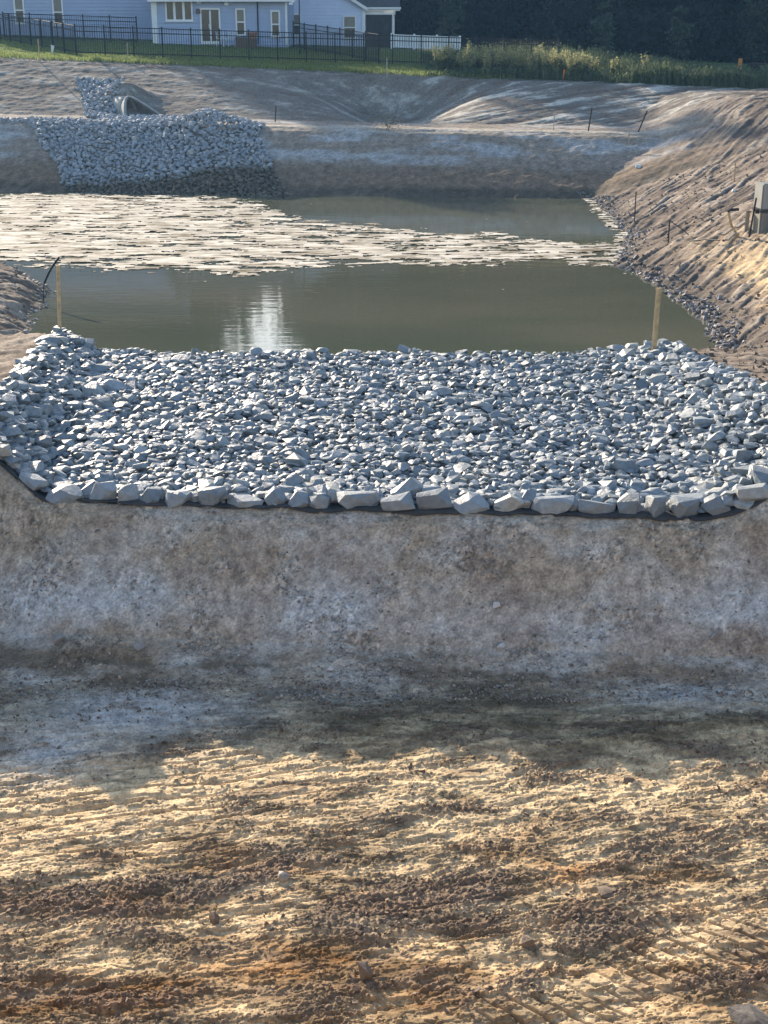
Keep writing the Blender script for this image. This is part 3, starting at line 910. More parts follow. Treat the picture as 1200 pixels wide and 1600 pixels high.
# filter fabric peeping out below the stones
fb = MB()
N = 160
top, bot = [], []
for i in range(N + 1):
    xx = -5.3 + 10.5 * i / N
    w1 = .012 + .04 * float(fbm(np.array([xx * 1.1]), np.array([0.3]), 311, 3)[0]) * 2 + .012 * (xx > .3)
    w1 *= .35 + .65 * float(sst(4.3, 3.6, abs(xx)))
    yb_ = float(berm_front(np.array(xx)))
    pts = []
    for d_ in (-.25, -.02, .01 + w1):
        y_ = yb_ - d_
        lift = .035 if d_ < .1 else .022
        pts.append((xx, y_, gz(xx, y_) + lift))
    top.append(pts)
vv, ff = [], []
for pts in top: vv += pts
for i in range(N):
    for k in range(2):
        a = i * 3 + k
        ff.append((a, a + 1, a + 4, a + 3))
fb.add([Vector(p) - weir.location for p in vv], ff)
fo = fb.build('filter_fabric', M['fabric'], weir, smooth=True)
fo.modifiers.new('thickness', 'SOLIDIFY').thickness = .008

# ---- riprap outfall on the far shore
outf = empty('riprap_outfall', (-8.5, 54, 1))
tag(outf, 'riprap apron of grey stones running down the far bank below the concrete pipe', 'riprap outfall')
rng = np.random.default_rng(4)
def outfall_mask(x, y):
    tf = t_far(x, y)
    k = np.clip(tf / 4.8, 0, 1)
    xl = mix(-11.6, -14.4, k) + .25 * perlin(x * .7, y * .7, 321); xr = mix(-3.7, -4.9, k) + .3 * perlin(x, y, 322)
    main = (tf > -.5) & (tf < 5.6) & (x > xl) & (x < xr)
    tail = (tf > 4.4) & (tf < 5.3 + .0 * x) & (x > -17.5) & (x <= xl + .2) & (np.abs(tf - 4.8 + (x + 13.5) * .04) < .33)
    apron = (tf >= 5.6) & (tf < 7.6) & (x > -11.6) & (x < -7.2)
    cx = mix(-11.7, -12.7, np.clip((tf - 7) / 5.5, 0, 1))
    chute = (tf >= 7.0) & (tf < 12.6) & (np.abs(x - cx) < mix(.55, 1.15, np.clip((tf - 7) / 5.5, 0, 1)))
    return main | tail | apron | chute
layers = []
for sp, smin, smax, dzl in ((.165, .14, .27, .03), (.22, .14, .31, .10)):
    p = jgrid(-18, -3, 49, 66, sp, rng)
    p = p[outfall_mask(p[:, 0], p[:, 1])]
    n = len(p)
    L = rng.uniform(smin, smax, n)
    S = np.stack([L, L * rng.uniform(.65, .95, n), L * rng.uniform(.5, .85, n)], 1)
    mound = .5 * np.exp(-((p[:, 0] + 6.9) / 1.1) ** 2 - ((t_far(p[:, 0], p[:, 1]) - 4.6) / 1.5) ** 2)
    z = macro(p[:, 0], p[:, 1]) + dzl + mound
    layers.append((np.stack([p[:, 0], p[:, 1], z], 1), S, rot_mats(n, .5, rng)))
P = np.concatenate([l[0] for l in layers]); S = np.concatenate([l[1] for l in layers]); Rm = np.concatenate([l[2] for l in layers])
place_pile(outf, P, S, Rm, HULLS, M['stone_far'], hidden=P[:, 2] < -.02)

# ------------------------------------------------------------------ concrete pipe mouth
def plane_at(u, v, y):
    d = cam_ray(u, v)
    return d.x * y / d.y, CAM_H + d.z * y / d.y

def pipe_mouth():
    """flared concrete end section: an arch whose side walls spread and sink towards the toe"""
    px, py = -10.75, 60.0
    root = empty('pipe_end_section', (px, py, float(macro(px, py - .8)) - .1), rz=R(38))
    root.scale = (.74, .74, .74)
    tag(root, 'pale concrete pipe end with a flared slanted mouth set into the far bank', 'pipe')
    RAD, HT, LEN, n = .60, 1.22, 1.75, 14
    def wall(t, s_, k):
        """k 0 at the floor .. 1 at the sloping top edge"""
        top = HT * max(.13, (1 - t) ** .85)
        z = top * k
        hw = RAD + .62 * t ** 1.2
        q = min(1.0, z / HT)
        return (s_ * hw * math.sqrt(max(0, 1 - q ** 2.2)) if t < .999 else s_ * hw * math.sqrt(max(0, 1 - q ** 2.2)), -LEN * t, z)
    for s_ in (-1, 1):
        v, f = [], []
        T = [0, .05, .12, .2, .3, .42, .55, .7, .85, 1.0]
        for t in T:
            for k in range(n + 1): v.append(wall(t, s_, k / n))
        for i in range(len(T) - 1):
            for k in range(n):
                a = i * (n + 1) + k
                q = (a, a + n + 1, a + n + 2, a + 1)
                f.append(q if s_ > 0 else q[::-1])
        b = MB(); b.add(v, f); o = b.build('flared_wall', M['concrete' if s_ < 0 else 'concrete_shade'], root, True)
        md = o.modifiers.new('thickness', 'SOLIDIFY'); md.thickness = .10; md.offset = 1
        r = MB(); r.tube([Vector(wall(t, s_, 1.0)) + Vector((s_ * .03, 0, 0)) for t in T], .06, 8); r.build('rim', M['concrete'], root, True)
    # barrel going back into the bank
    v, f = [], []
    m = 2 * n
    for y in (0.0, .5, 2.6):
        for k in range(m + 1):
            a = math.pi * k / m
            z = HT * math.sin(a) ** .9 if 0 < k < m else 0.0
            v.append((RAD * math.copysign(math.sqrt(max(0, 1 - min(1, z / HT) ** 2.2)), math.cos(a)), y, z))
    for i in range(2):
        for k in range(m):
            a = i * (m + 1) + k
            f.append((a + 1, a, a + m + 1, a + m + 2))
    b = MB(); b.add(v, f); o = b.build('barrel', M['concrete'], root, True)
    md = o.modifiers.new('thickness', 'SOLIDIFY'); md.thickness = .10; md.offset = -1
    c = MB(); c.add([(-RAD, 2.6, .02), (RAD, 2.6, .02), (RAD, 0, .02), (RAD + .6, -LEN, .02), (-RAD - .6, -LEN, .02), (-RAD, 0, .02)], [(0, 5, 4, 3, 2, 1)])
    o = c.build('invert_slab', M['concrete_shade'], root); o.modifiers.new('thickness', 'SOLIDIFY').thickness = .12
pipe_mouth()

# ------------------------------------------------------------------ houses
def siding(x0, x1, z0, z1, y, expo=.19, depth=.04):
    """lap boards facing -Y"""
    b = MB()
    z = z0
    while z < z1 - 1e-3:
        zt = min(z + expo, z1)
        b.add([(x0, y - depth, z), (x1, y - depth, z), (x1, y - .002, zt), (x0, y - .002, zt), (x0, y, z), (x1, y, z)],
              [(0, 1, 2, 3), (4, 5, 1, 0)])
        z = zt
    return b

def gable_siding(x0, x1, z0, xr, zr, y, expo=.19, depth=.04):
    b = MB()
    z = z0
    while z < zr - .02:
        zt = min(z + expo, zr - .01)
        def lr(zz):
            k = (zz - z0) / (zr - z0)
            return x0 + (xr - x0) * k, x1 + (xr - x1) * k
        a0, a1 = lr(z); c0, c1 = lr(zt)
        b.add([(a0, y - depth, z), (a1, y - depth, z), (c1, y - .002, zt), (c0, y - .002, zt), (a0, y, z), (a1, y, z)], [(0, 1, 2, 3), (4, 5, 1, 0)])
        z = zt
    return b

class House:
    def __init__(s, name, loc, label, cat='house'):
        s.o = Vector(loc)
        s.root = empty(name, loc)
        tag(s.root, label, cat)
    def loc(s, mb):
        mb.v = [(p[0] - s.o.x, p[1] - s.o.y, p[2] - s.o.z) for p in mb.v]
        return mb
    def part(s, mb, name, mat, parent=None):
        return s.loc(mb).build(name, mat, parent or s.root)
    def window(s, u0, v0, u1, v1, y, mid=None, cols=1, top='blind', bot='glass', fw=.085, name='window'):
        x0, z1 = plane_at(u0, v0, y); x1, z0 = plane_at(u1, v1, y)
        f = MB()
        cx, cz = (x0 + x1) / 2, (z0 + z1) / 2
        yy = y - .05
        f.box((x0 + fw / 2, yy, cz), (fw, .07, z1 - z0)); f.box((x1 - fw / 2, yy, cz), (fw, .07, z1 - z0))
        f.box((cx, yy, z1 - fw / 2), (x1 - x0 - 2 * fw, .066, fw)); f.box((cx, yy, z0 + fw / 2), (x1 - x0 - 2 * fw, .066, fw))
        f.box((cx, y - .065, z0 - .02), (x1 - x0 + .08, .12, .04))
        zm = None
        if mid is not None:
            zm = plane_at(u0, mid, y)[1]
            f.box((cx, yy - .004, zm), (x1 - x0 - 2 * fw, .06, .07))
        for k in range(1, cols):
            xm = x0 + (x1 - x0) * k / cols
            f.box((xm, yy - .002, cz), (.13, .066, z1 - z0 - 2 * fw))
        w = s.part(f, name, M['trim'])
        segs = [(x0 + (x1 - x0) * k / cols, x0 + (x1 - x0) * (k + 1) / cols) for k in range(cols)]
        for a, b_ in segs:
            for (lo, hi, mt) in ([(z0, z1, bot)] if zm is None else [(z0, zm, bot), (zm, z1, top)]):
                p = MB(); p.box(((a + b_) / 2, y - .035, (lo + hi) / 2), (b_ - a - .03, .012, hi - lo - .03))
                s.part(p, 'pane', M[mt], w)
        return w

def slab(mb, p0, p1, p2, p3, t=.12):
    """a sloping plate of thickness t through four corners (counter-clockwise seen from above)"""
    q = [Vector(p) for p in (p0, p1, p2, p3)]
    n = (q[1] - q[0]).cross(q[3] - q[0]).normalized() * t
    return mb.add([p - n for p in q] + q, [(3, 2, 1, 0), (4, 5, 6, 7), (0, 1, 5, 4), (1, 2, 6, 5), (2, 3, 7, 6), (3, 0, 4, 7)])

def build_house_near():
    y1, y2 = 80.0, 83.0
    xa, zb = plane_at(240, 69, y1); xb, _ = plane_at(450, 69, y1)
    _, ze = plane_at(420, 1.5, y1)
    zg = zb - .35
    h = House('long_house', (xa, y1, zb), 'long blue-grey sided house with sliding door and triple window behind black fence')
    # front wing
    h.part(siding(xa, xb, zb - .05, ze, y1), 'siding', M['siding'])
    c = MB(); c.box(((xa + xb) / 2, y1 + 4.5, (zg + ze) / 2), (xb - xa - .01, 8.98, ze - zg)); h.part(c, 'wall', M['siding'])
    t = MB(); t.box((xa + .13, y1 - .03, (zb + ze) / 2 - .02), (.30, .10, ze - zb + .06)); h.part(t, 'corner_board', M['trim'])
    t = MB(); t.box((xb - .06, y1 - .03, (zb + ze) / 2 - .02), (.12, .10, ze - zb + .06)); h.part(t, 'corner_board', M['trim'])
    r = MB()
    rz = ze + 2.6
    slab(r, (xa - .1, y1 - .45, ze + .06), (xb + .35, y1 - .45, ze + .06), (xb + .35, y1 + 4.5, rz), (xa - .1, y1 + 4.5, rz))
    slab(r, (xb + .35, y1 + 9.45, ze + .06), (xa - .1, y1 + 9.45, ze + .06), (xa - .1, y1 + 4.5, rz), (xb + .35, y1 + 4.5, rz))
    h.part(r, 'roof', M['roof'])
    g = MB(); g.add([(xb, y1, ze), (xb, y1 + 9, ze), (xb, y1 + 4.5, rz - .1)], [(0, 1, 2)]); h.part(g, 'gable', M['siding'])
    g = MB(); g.box(((xa + xb) / 2 + .1, y1 - .47, ze + .015), (xb - xa + .5, .12, .12)); h.part(g, 'gutter', M['trim'])
    g = MB(); g.box(((xa + xb) / 2, y1 - .2, ze - .03), (xb - xa + .3, .40, .03)); h.part(g, 'soffit', M['trim'])
    xd, _ = plane_at(403, 30, y1)
    g = MB(); g.tube([(xd, y1 - .08, zb), (xd, y1 - .08, ze)], .035, 6); h.part(g, 'downspout', M['iron'])
    h.window(257, -12, 302, 33, y1, cols=3, bot='glass')
    h.window(367.5, 13, 384.5, 56, y1, mid=34.5)
    h.window(422.5, 16, 438.5, 58, y1, mid=38)
    # sliding door
    x0, z1 = plane_at(312, 12.5, y1); x1, z0 = plane_at(346, 69, y1)
    f = MB(); fw = .09
    cx, cz = (x0 + x1) / 2, (z0 + z1) / 2
    for xx in (x0 + fw / 2, x1 - fw / 2): f.box((xx, y1 - .05, cz), (fw, .08, z1 - z0))
    f.box((cx, y1 - .05, z1 - fw / 2), (x1 - x0 - 2 * fw, .076, fw)); f.box((cx, y1 - .05, z0 + .08), (x1 - x0 - 2 * fw, .076, .16))
    f.box((cx, y1 - .052, cz), (.09, .07, z1 - z0 - .3))
    d = h.part(f, 'sliding_door', M['trim'])
    for a, b_ in ((x0, cx), (cx, x1)):
        p = MB(); p.box(((a + b_) / 2, y1 - .035, cz + .05), (b_ - a - .05, .012, z1 - z0 - .2)); h.part(p, 'pane', M['glass'], d)
    p = MB(); p.box((cx - .07, y1 - .10, cz), (.03, .03, .22)); h.part(p, 'handle', M['trim'], d)
    for (u, v, nm, mt) in ((311, 2.5, 'vent_hood', 'trim'), (354, 5, 'vent_hood', 'trim'), (310, 17.5, 'wall_lamp', 'wicker')):
        xx, zz = plane_at(u, v, y1)
        p = MB(); p.box((xx, y1 - .1, zz), (.24, .16, .22), taper=.75); h.part(p, nm, M[mt])
    # taller rear wing on the left
    xl, _ = plane_at(-60, 40, y2); xr = xa + .02
    zt = zb + 4.7
    h.part(siding(xl, xr, zb - .1, zt, y2), 'siding', M['siding'])
    c = MB(); c.box(((xl + xr) / 2, y2 + 5, (zg + zt) / 2), (xr - xl - .01, 9.98, zt - zg)); h.part(c, 'wall', M['siding'])
    r = MB(); rz = zt + 2.3
    slab(r, (xl - .3, y2 - .4, zt + .05), (xr + .3, y2 - .4, zt + .05), (xr + .3, y2 + 5, rz), (xl - .3, y2 + 5, rz))
    slab(r, (xr + .3, y2 + 10.4, zt + .05), (xl - .3, y2 + 10.4, zt + .05), (xl - .3, y2 + 5, rz), (xr + .3, y2 + 5, rz))
    h.part(r, 'roof', M['roof'])
    g = MB()
    for xx in (xl, xr): g.add([(xx, y2, zt), (xx, y2 + 10, zt), (xx, y2 + 5, rz - .1)], [(0, 1, 2)])
    h.part(g, 'gable', M['siding'])
    h.window(20.5, -6, 40.5, 37, y2, mid=16)
    h.window(81, -3, 101, 40, y2, mid=19)

def build_house_far():
    y = 86.0
    xr, zb = plane_at(571, 79, y)
    xe, ze = plane_at(577, 13, y)
    xl = xr - 9.6
    h = House('gabled_house', (xr, y, zb), 'pale blue gabled house with a screened corner porch beside the dark woods')
    xm = (xl + xr) / 2; zr = ze + (xr - xm) * .60
    h.part(siding(xl, xr, zb - .1, ze, y), 'siding', M['siding2'])
    h.part(gable_siding(xl, xr, ze, xm, zr, y), 'siding', M['siding2'])
    c = MB(); c.box((xm, y + 5.5, (zb + ze) / 2 - .2), (xr - xl - .01, 10.98, ze - zb + .4)); h.part(c, 'wall', M['siding2'])
    r = MB()
    e = .16
    slab(r, (xr + e, y - .3, ze - e * .6 + .08), (xr + e, y + 11.3, ze - e * .6 + .08), (xm, y + 11.3, zr + .14), (xm, y - .3, zr + .14), .1)
    slab(r, (xl - e, y + 11.3, ze - e * .6 + .08), (xl - e, y - .3, ze - e * .6 + .08), (xm, y - .3, zr + .14), (xm, y + 11.3, zr + .14), .1)
    h.part(r, 'roof', M['roof'])
    k = MB()
    ang = math.atan(.60)
    for s, x0 in ((1, xr), (-1, xl)):
        mid = Vector(((x0 + xm) / 2 + s * e / 2, y - .33, (ze + zr) / 2 - .03))
        m = Matrix.Rotation(s * ang, 3, 'Y')
        k.box(mid, ((abs(x0 - xm) + e) / math.cos(ang), .05, .17), m=m)
    h.part(k, 'rake_board', M['trim'])
    t = MB(); t.box((xr - .09, y - .03, (zb + ze) / 2), (.18, .1, ze - zb)); h.part(t, 'corner_board', M['trim'])
    h.window(535.5, 24, 557, 61, y, mid=43)
    h.window(451, 21, 470, 56, y, mid=39)
    # porch wing
    yp = y + .35
    x1, zf = plane_at(624, 15, yp)
    xp, _ = plane_at(614, 15, yp)
    b = MB(); b.box(((xr + x1) / 2, yp - .02, zf + .02), (x1 - xr + .1, .08, .17)); h.part(b, 'fascia', M['trim'])
    b = MB(); b.box(((xr + x1) / 2, yp - .1, zf + .08), (x1 - xr + .2, .11, .10)); h.part(b, 'gutter', M['trim'])
    b = MB(); b.box(((xr + xp) / 2 + .05, yp + .16, zf - .17), (xp - xr + .2, .12, .22)); h.part(b, 'beam', M['trim'])
    b = MB(); b.box((xp + .02, yp + .16, (zb + zf) / 2 - .1), (.15, .15, zf - zb)); h.part(b, 'porch_post', M['trim'])
    b = MB(); b.tube([(xp + .12, yp + .03, zf), (xp + .02, yp + .08, zf - .45), (xp + .02, yp + .08, zb)], .04, 6); h.part(b, 'downspout', M['trim'])
    b = MB(); b.tube([(xr + .1, yp - .12, zf + .05), (xr - .05, yp - .36, zf - .12)], .04, 6); h.part(b, 'downspout', M['trim'])
    sc = MB(); sc.box(((xr + xp) / 2, yp + .2, (zb + zf) / 2 - .2), (xp - xr - .08, .02, zf - zb - .1)); s_ = h.part(sc, 'screen', M['screen'])
    for k_ in (.4, .68):
        mm = MB(); mm.box((xr + (xp - xr) * k_, yp + .17, (zb + zf) / 2 - .2), (.06, .05, zf - zb - .1)); h.part(mm, 'screen_mullion', M['dark_metal'], s_)
    fl = MB(); fl.box(((xr + x1) / 2, yp + 2.2, zb - .15), (x1 - xr, 4.0, .3)); h.part(fl, 'porch_floor', M['concrete'])
    bw = MB(); bw.box(((xr + xp) / 2, yp + 4.0, (zb + zf) / 2), (xp - xr + .15, .12, zf - zb)); h.part(bw, 'wall', M['siding2'])
    rf = MB(); slab(rf, (xr - 1.2, yp - .12, zf + .12), (x1 + .05, yp - .12, zf + .12), (x1 + .05, yp + 5.5, zf + 3.1), (xr - 1.2, yp + 5.5, zf + 3.1)); h.part(rf, 'roof', M['roof'])
build_house_near()
build_house_far()

# ------------------------------------------------------------------ fences
def fence(name, pts, label, hgt=1.40, pick=.115, mat='iron', spacing=1.45, group=None, lit=False, wpick=.018):
    base = Vector((pts[0][0], pts[0][1], gz(*pts[0])))
    root = empty(name, base)
    tag(root, label, 'fence', group)
    posts, picks = [], MB()
    for a, b in zip(pts[:-1], pts[1:]):
        A = Vector((a[0], a[1], float(macro(*a)))); B = Vector((b[0], b[1], float(macro(*b))))
        L = (B - A).length; n = max(1, round(L / spacing))
        for k in range(n + 1):
            if k == 0 and posts: continue
            p = A.lerp(B, k / n); p.z = float(macro(p.x, p.y))
            posts.append(p)
        for k in range(n):
            p = A.lerp(B, k / n); q = A.lerp(B, (k + 1) / n)
            p.z = float(macro(p.x, p.y)); q.z = float(macro(q.x, q.y))
            for zz in (.16, hgt - .28, hgt - .06):
                rl = MB(); rl.tube([p + Vector((0, 0, zz)) - base, q + Vector((0, 0, zz)) - base], .021, 4); rl.build('rail', M[mat], root)
            m = int((q - p).length / pick)
            for j in range(1, m):
                r_ = p.lerp(q, j / m) - base
                picks.box(r_ + Vector((0, 0, .08 + hgt * .46)), (wpick, wpick, hgt * .92), rz=.3)
    picks.build('pickets', M[mat], root)['kind'] = 'stuff'
    pm = None
    for p in posts:
        if pm is None:
            b_ = MB(); b_.box((0, 0, hgt / 2 - .1), (.062, .062, hgt + .2)); b_.box((0, 0, hgt + .012), (.085, .085, .03), taper=.6)
            o = b_.build('post', M[mat], root); pm = o.data
        else:
            o = link(bpy.data.objects.new('post', pm), root)
        o.location = p - base
    return root
def fp(u, y, v=90):
    return (plane_at(u, v, y)[0], y)
fence('yard_fence', [fp(120, 70), fp(434, 70.3), fp(658, 70.6), fp(872, 71)], 'long black metal picket fence along the top of the grass, in front of both houses')
fence('yard_fence', [fp(120, 70.4), fp(4, 78.5)], 'black metal fence run angling back to the left past the sunlit grass')
fence('yard_fence', [fp(10, 79.2), fp(216, 79.2)], 'short black metal fence close against the blue wall of the rear wing')
fence('yard_fence', [fp(592, 71.2), fp(459, 79.5)], 'black metal divider fence running back between the two houses')
# white vinyl fence
def vinyl():
    a, b = fp(612, 84.0), fp(718, 83.0)
    base = Vector((a[0], a[1], float(macro(*a))))
    root = empty('vinyl_fence', base); tag(root, 'low white vinyl fence beside the screened porch', 'fence')
    L = math.hypot(b[0] - a[0], b[1] - a[1]); n = int(L / .165)
    z0, z1 = [float(macro(*q)) for q in (a, b)]
    up = plane_at(665, 65, 83.5)[1] - plane_at(665, 87, 83.5)[1]
    bd = MB()
    for k in range(n):
        t = (k + .5) / n
        p = Vector((a[0] + (b[0] - a[0]) * t, a[1] + (b[1] - a[1]) * t, z0 + (z1 - z0) * t)) - base
        bd.box(p + Vector((0, 0, .05 + up / 2)), (.145, .022, up - .1))
    bd.build('boards', M['vinyl'], root)['kind'] = 'stuff'
    for zz in (.12, up - .02):
        rl = MB(); rl.box(((a[0] + b[0]) / 2 - base.x, (a[1] + b[1]) / 2 - base.y - .03, (z0 + z1) / 2 - base.z + zz), (L, .05, .09), m=Matrix.Rotation(math.atan2(b[1] - a[1], b[0] - a[0]), 3, 'Z') @ Matrix.Rotation(-math.atan2(z1 - z0, L), 3, 'Y'))
        rl.build('rail', M['vinyl'], root)
    for k in range(4):
        t = k / 3
        pb = MB(); pb.box((0, 0, up / 2), (.12, .12, up + .08)); pb.box((0, 0, up + .07), (.15, .15, .06), taper=.3)
        o = pb.build('post', M['vinyl'], root)
        o.location = Vector((a[0] + (b[0] - a[0]) * t, a[1] + (b[1] - a[1]) * t - .06, z0 + (z1 - z0) * t)) - base
vinyl()

# ------------------------------------------------------------------ patio things
def patio():
    y = 78.6
    for (u, rz, lab) in ((347, .5, 'white wire patio chair just right of the sliding door'), (358, -.6, 'white wire patio chair between the other chair and the wicker box')):
        x = plane_at(u, 70, y)[0]
        r = empty('patio_chair', (x, y, float(macro(x, y))), rz=rz)
        tag(r, lab, 'chair', 'white wire chairs on the patio')
        s = MB(); s.box((0, 0, .44), (.46, .46, .03)); s.build('seat', M['vinyl'], r)
        b = MB()
        b.tube([(-.22, .22, .44), (-.22, .27, .85), (.22, .27, .85), (.22, .22, .44)], .018, 6)
        for k in range(4): b.tube([(-.14 + .093 * k, .225, .46), (-.14 + .093 * k, .265, .84)], .01, 5)
        b.tube([(-.22, .24, .64), (.22, .24, .64)], .012, 5)
        b.build('backrest', M['vinyl'], r)
        for sx in (-.2, .2):
            for sy in (-.2, .2):
                l = MB(); l.tube([(sx, sy, .44), (sx * 1.1, sy * 1.1, 0)], .016, 6); l.build('leg', M['vinyl'], r)
    x = plane_at(382, 72, y)[0]
    r = empty('wicker_box', (x, y, float(macro(x, y)))); tag(r, 'dark brown wicker storage box below the narrow window', 'box')
    b = MB(); b.box((0, 0, .24), (.9, .5, .48)); b.build('body', M['wicker'], r)
    b = MB(); b.box((0, 0, .51), (.96, .56, .06), taper=.96); b.build('lid', M['wicker'], r)
    x = plane_at(395, 72, y)[0]
    r = empty('flower_pot', (x, y - .1, float(macro(x, y)))); tag(r, 'clay pot on a dark stand at the end of the wicker box', 'flower pot')
    b = MB(); b.tube([(0, 0, 0), (0, 0, .5)], [.22, .26], 10); b.build('stand', M['wicker'], r)
    b = MB(); b.tube([(0, 0, .5), (0, 0, .76), (0, 0, .77), (0, 0, .82)], [.20, .30, .33, .33], 14); b.build('pot', M['terracotta'], r)
    x = plane_at(469, 88, 75)[0]
    r = empty('yard_pole', (x, 75, float(macro(x, 75)))); tag(r, 'slender black yard pole with a white lamp arm between the two houses', 'pole')
    b = MB(); b.tube([(0, 0, -.1), (0, 0, 2.95)], .03, 8); b.build('pole', M['iron'], r)
    b = MB(); b.tube([(0, -.02, 2.85), (-.35, -.03, 2.55)], [.03, .04], 8); b.box((-.42, -.03, 2.5), (.18, .14, .10)); b.build('lamp_arm', M['vinyl'], r)
patio()

# ------------------------------------------------------------------ stakes, flags and survey posts
def stake(u, v, top, label, w=.04, mat='wood', lean=(0, 0), d=.02, name='survey_stake', cat='stake', group=None, off=0.0, at=None):
    """a driven stake: foot on the ground seen at (u, v), as tall as it stands in the survey"""
    x, y = at if at else ground_at(u, v)
    z = float(macro(x, y))
    dep = math.hypot(y, CAM_H - z)
    hgt = plane_at(u, top, y)[1] - z
    b = MB()
    t = Vector((lean[0], lean[1], hgt))
    m = Vector((0, 0, 1)).rotation_difference(t.normalized()).to_matrix() @ Matrix.Rotation(.5, 3, 'Z')
    b.box(t * .5 - t.normalized() * .12, (w, d, t.length + .24), m=m)
    o = b.build(name, M[mat])
    o.location = (x, y, z + off)
    tag(o, label, cat, group)
    return o
stake(1021, 537, 450, 'thick sunlit wooden stake at the right rear shoulder of the riprap weir', .072, d=.05, lean=(.02, 0), at=(4.40, 21.9))
stake(98, 506, 415, 'wooden stake at the left rear shoulder of the riprap weir', .055, d=.03, lean=(.06, 0), at=(-5.38, 22.35))
stake(62, 96, 61, 'wooden stake at the edge of the sunlit grass', .05, 'wood', group=None)
stake(200, 93, 66, 'thin weathered stake on the shaded grass left of the white corner board', .04, 'wood_grey')
stake(604.5, 121, 90, 'pale stake at the lip of the bank in front of the screened porch', .05, 'wood_grey')
stake(430, 191, 165, 'short dark rod on the far bench right of the stone outfall', .04, 'rust', lean=(.05, 0), cat='rod', name='marker_rod')
stake(865, 205, 179, 'slim pale stake on the far bench, left of the two leaning rods', .03, 'wood_grey')
stake(919, 206, 168, 'dark rod leaning a little on the far bench, in the middle of three', .05, 'rust', lean=(.1, 0), cat='rod', name='marker_rod')
stake(997, 207, 173, 'dark rod leaning strongly to the right at the corner of the far bench', .05, 'rust', lean=(.3, 0), cat='rod', name='marker_rod')
stake(982, 229, 207, 'short pale stake below the corner of the far bench', .04, 'wood_grey')
stake(1147, 284, 249, 'thin pale stake high on the combed right bank', .03, 'wood')
stake(991, 349, 299, 'upright thin dark rod just above the right shoreline', .028, 'rust', cat='rod', name='marker_rod')
def bent_rod():
    x, y = ground_at(1044, 380)
    z = float(macro(x, y))
    o = empty('fallen_fence', (x, y, z)); tag(o, 'dark rod with a cross bar sagging to the right low on the bank', 'rod')
    hgt = plane_at(1044, 344, y)[1] - z
    b = MB(); b.tube([(0, 0, -.15), (0, 0, hgt)], .018, 6); b.build('upright', M['rust'], o)
    x2, z2 = plane_at(1076, 367, y - .2)
    b = MB(); b.tube([(0, 0, hgt - .02), ((x2 - x) * .5, -.1, (hgt + z2 - z) * .52), (x2 - x, -.2, max(z2 - z, float(macro(x2, y - .2)) - z + .05))], .013, 6); b.build('cross_bar', M['rust'], o)
    x, y = ground_at(1078, 382); x1, y1 = ground_at(1123, 386)
    b = MB(); z0, z1 = gz(x, y) + .06, gz(x1, y1) + .12
    b.tube([(0, 0, 0), ((x1 - x) * .5, (y1 - y) * .5, (z1 - z0) * .5 + .03), (x1 - x, y1 - y, z1 - z0)], .018, 6)
    o = b.build('fallen_rod', M['rust']); o.location = (x, y, z0); tag(o, 'long black rod lying on the bank left of the tall grey post', 'rod')
bent_rod()
def flag(u, v, top, mat, label, fl):
    x, y = ground_at(u, v)
    z = float(macro(x, y)); hgt = plane_at(u, top, y)[1] - z
    o = empty('marker_flag', (x, y, z)); tag(o, label, 'flag')
    b = MB(); b.tube([(0, 0, -.1), (0, 0, hgt)], .006, 5); b.build('wire', M['rust'], o)
    b = MB()
    for k in range(5):
        pass
    n = 5; v_ = []
    for i in range(n + 1):
        for j in (0, 1):
            v_.append((fl * .26 * i / n * (.4 + .6 * j), .03 * math.sin(i * 1.6), hgt - .42 + .40 * j - .05 * i / n))
    b.add(v_, [(2 * i, 2 * i + 2, 2 * i + 3, 2 * i + 1) for i in range(n)])
    c = b.build('cloth', M[mat], o); c.modifiers.new('t', 'SOLIDIFY').thickness = .004
flag(879, 133, 107, 'flag', 'small orange marker flag among the pale weeds', .3)
flag(80, 85, 69, 'white_flag', 'small white marker flag in the shaded grass before the corner of the fence', .7)

# black hose curling up from the left shore
def hose():
    x, y = ground_at(70, 478)
    z = 0.02
    o = empty('drain_hose', (x, y, z)); tag(o, 'black hose arching out of the water at the left shore', 'hose')
    pts = []
    for u, v in ((86, 503), (76, 492), (69, 478), (66, 460), (67, 444), (72, 430), (79, 417), (88, 405)):
        xx, zz = plane_at(u, v, y)
        pts.append((xx - x, (v - 478) * -.004, zz - z))
    def smooth(p, it=2):
        for _ in range(it):
            q = [p[0]]
            for a, b in zip(p[:-1], p[1:]):
                a, b = Vector(a), Vector(b)
                q += [a * .75 + b * .25, a * .25 + b * .75]
            q.append(p[-1]); p = q
        return p
    lo = [(p[0], p[1], max(p[2], float(macro(p[0] + x, p[1] + y)) + .03 - z)) for p in pts]
    b = MB(); b.tube(smooth(lo[:5]), .012, 8); b.build('cord', M['rust'], o, True)
    b = MB(); b.tube(smooth(lo[4:]), .026, 8); b.build('nozzle_pipe', M['hose'], o, True)
hose()

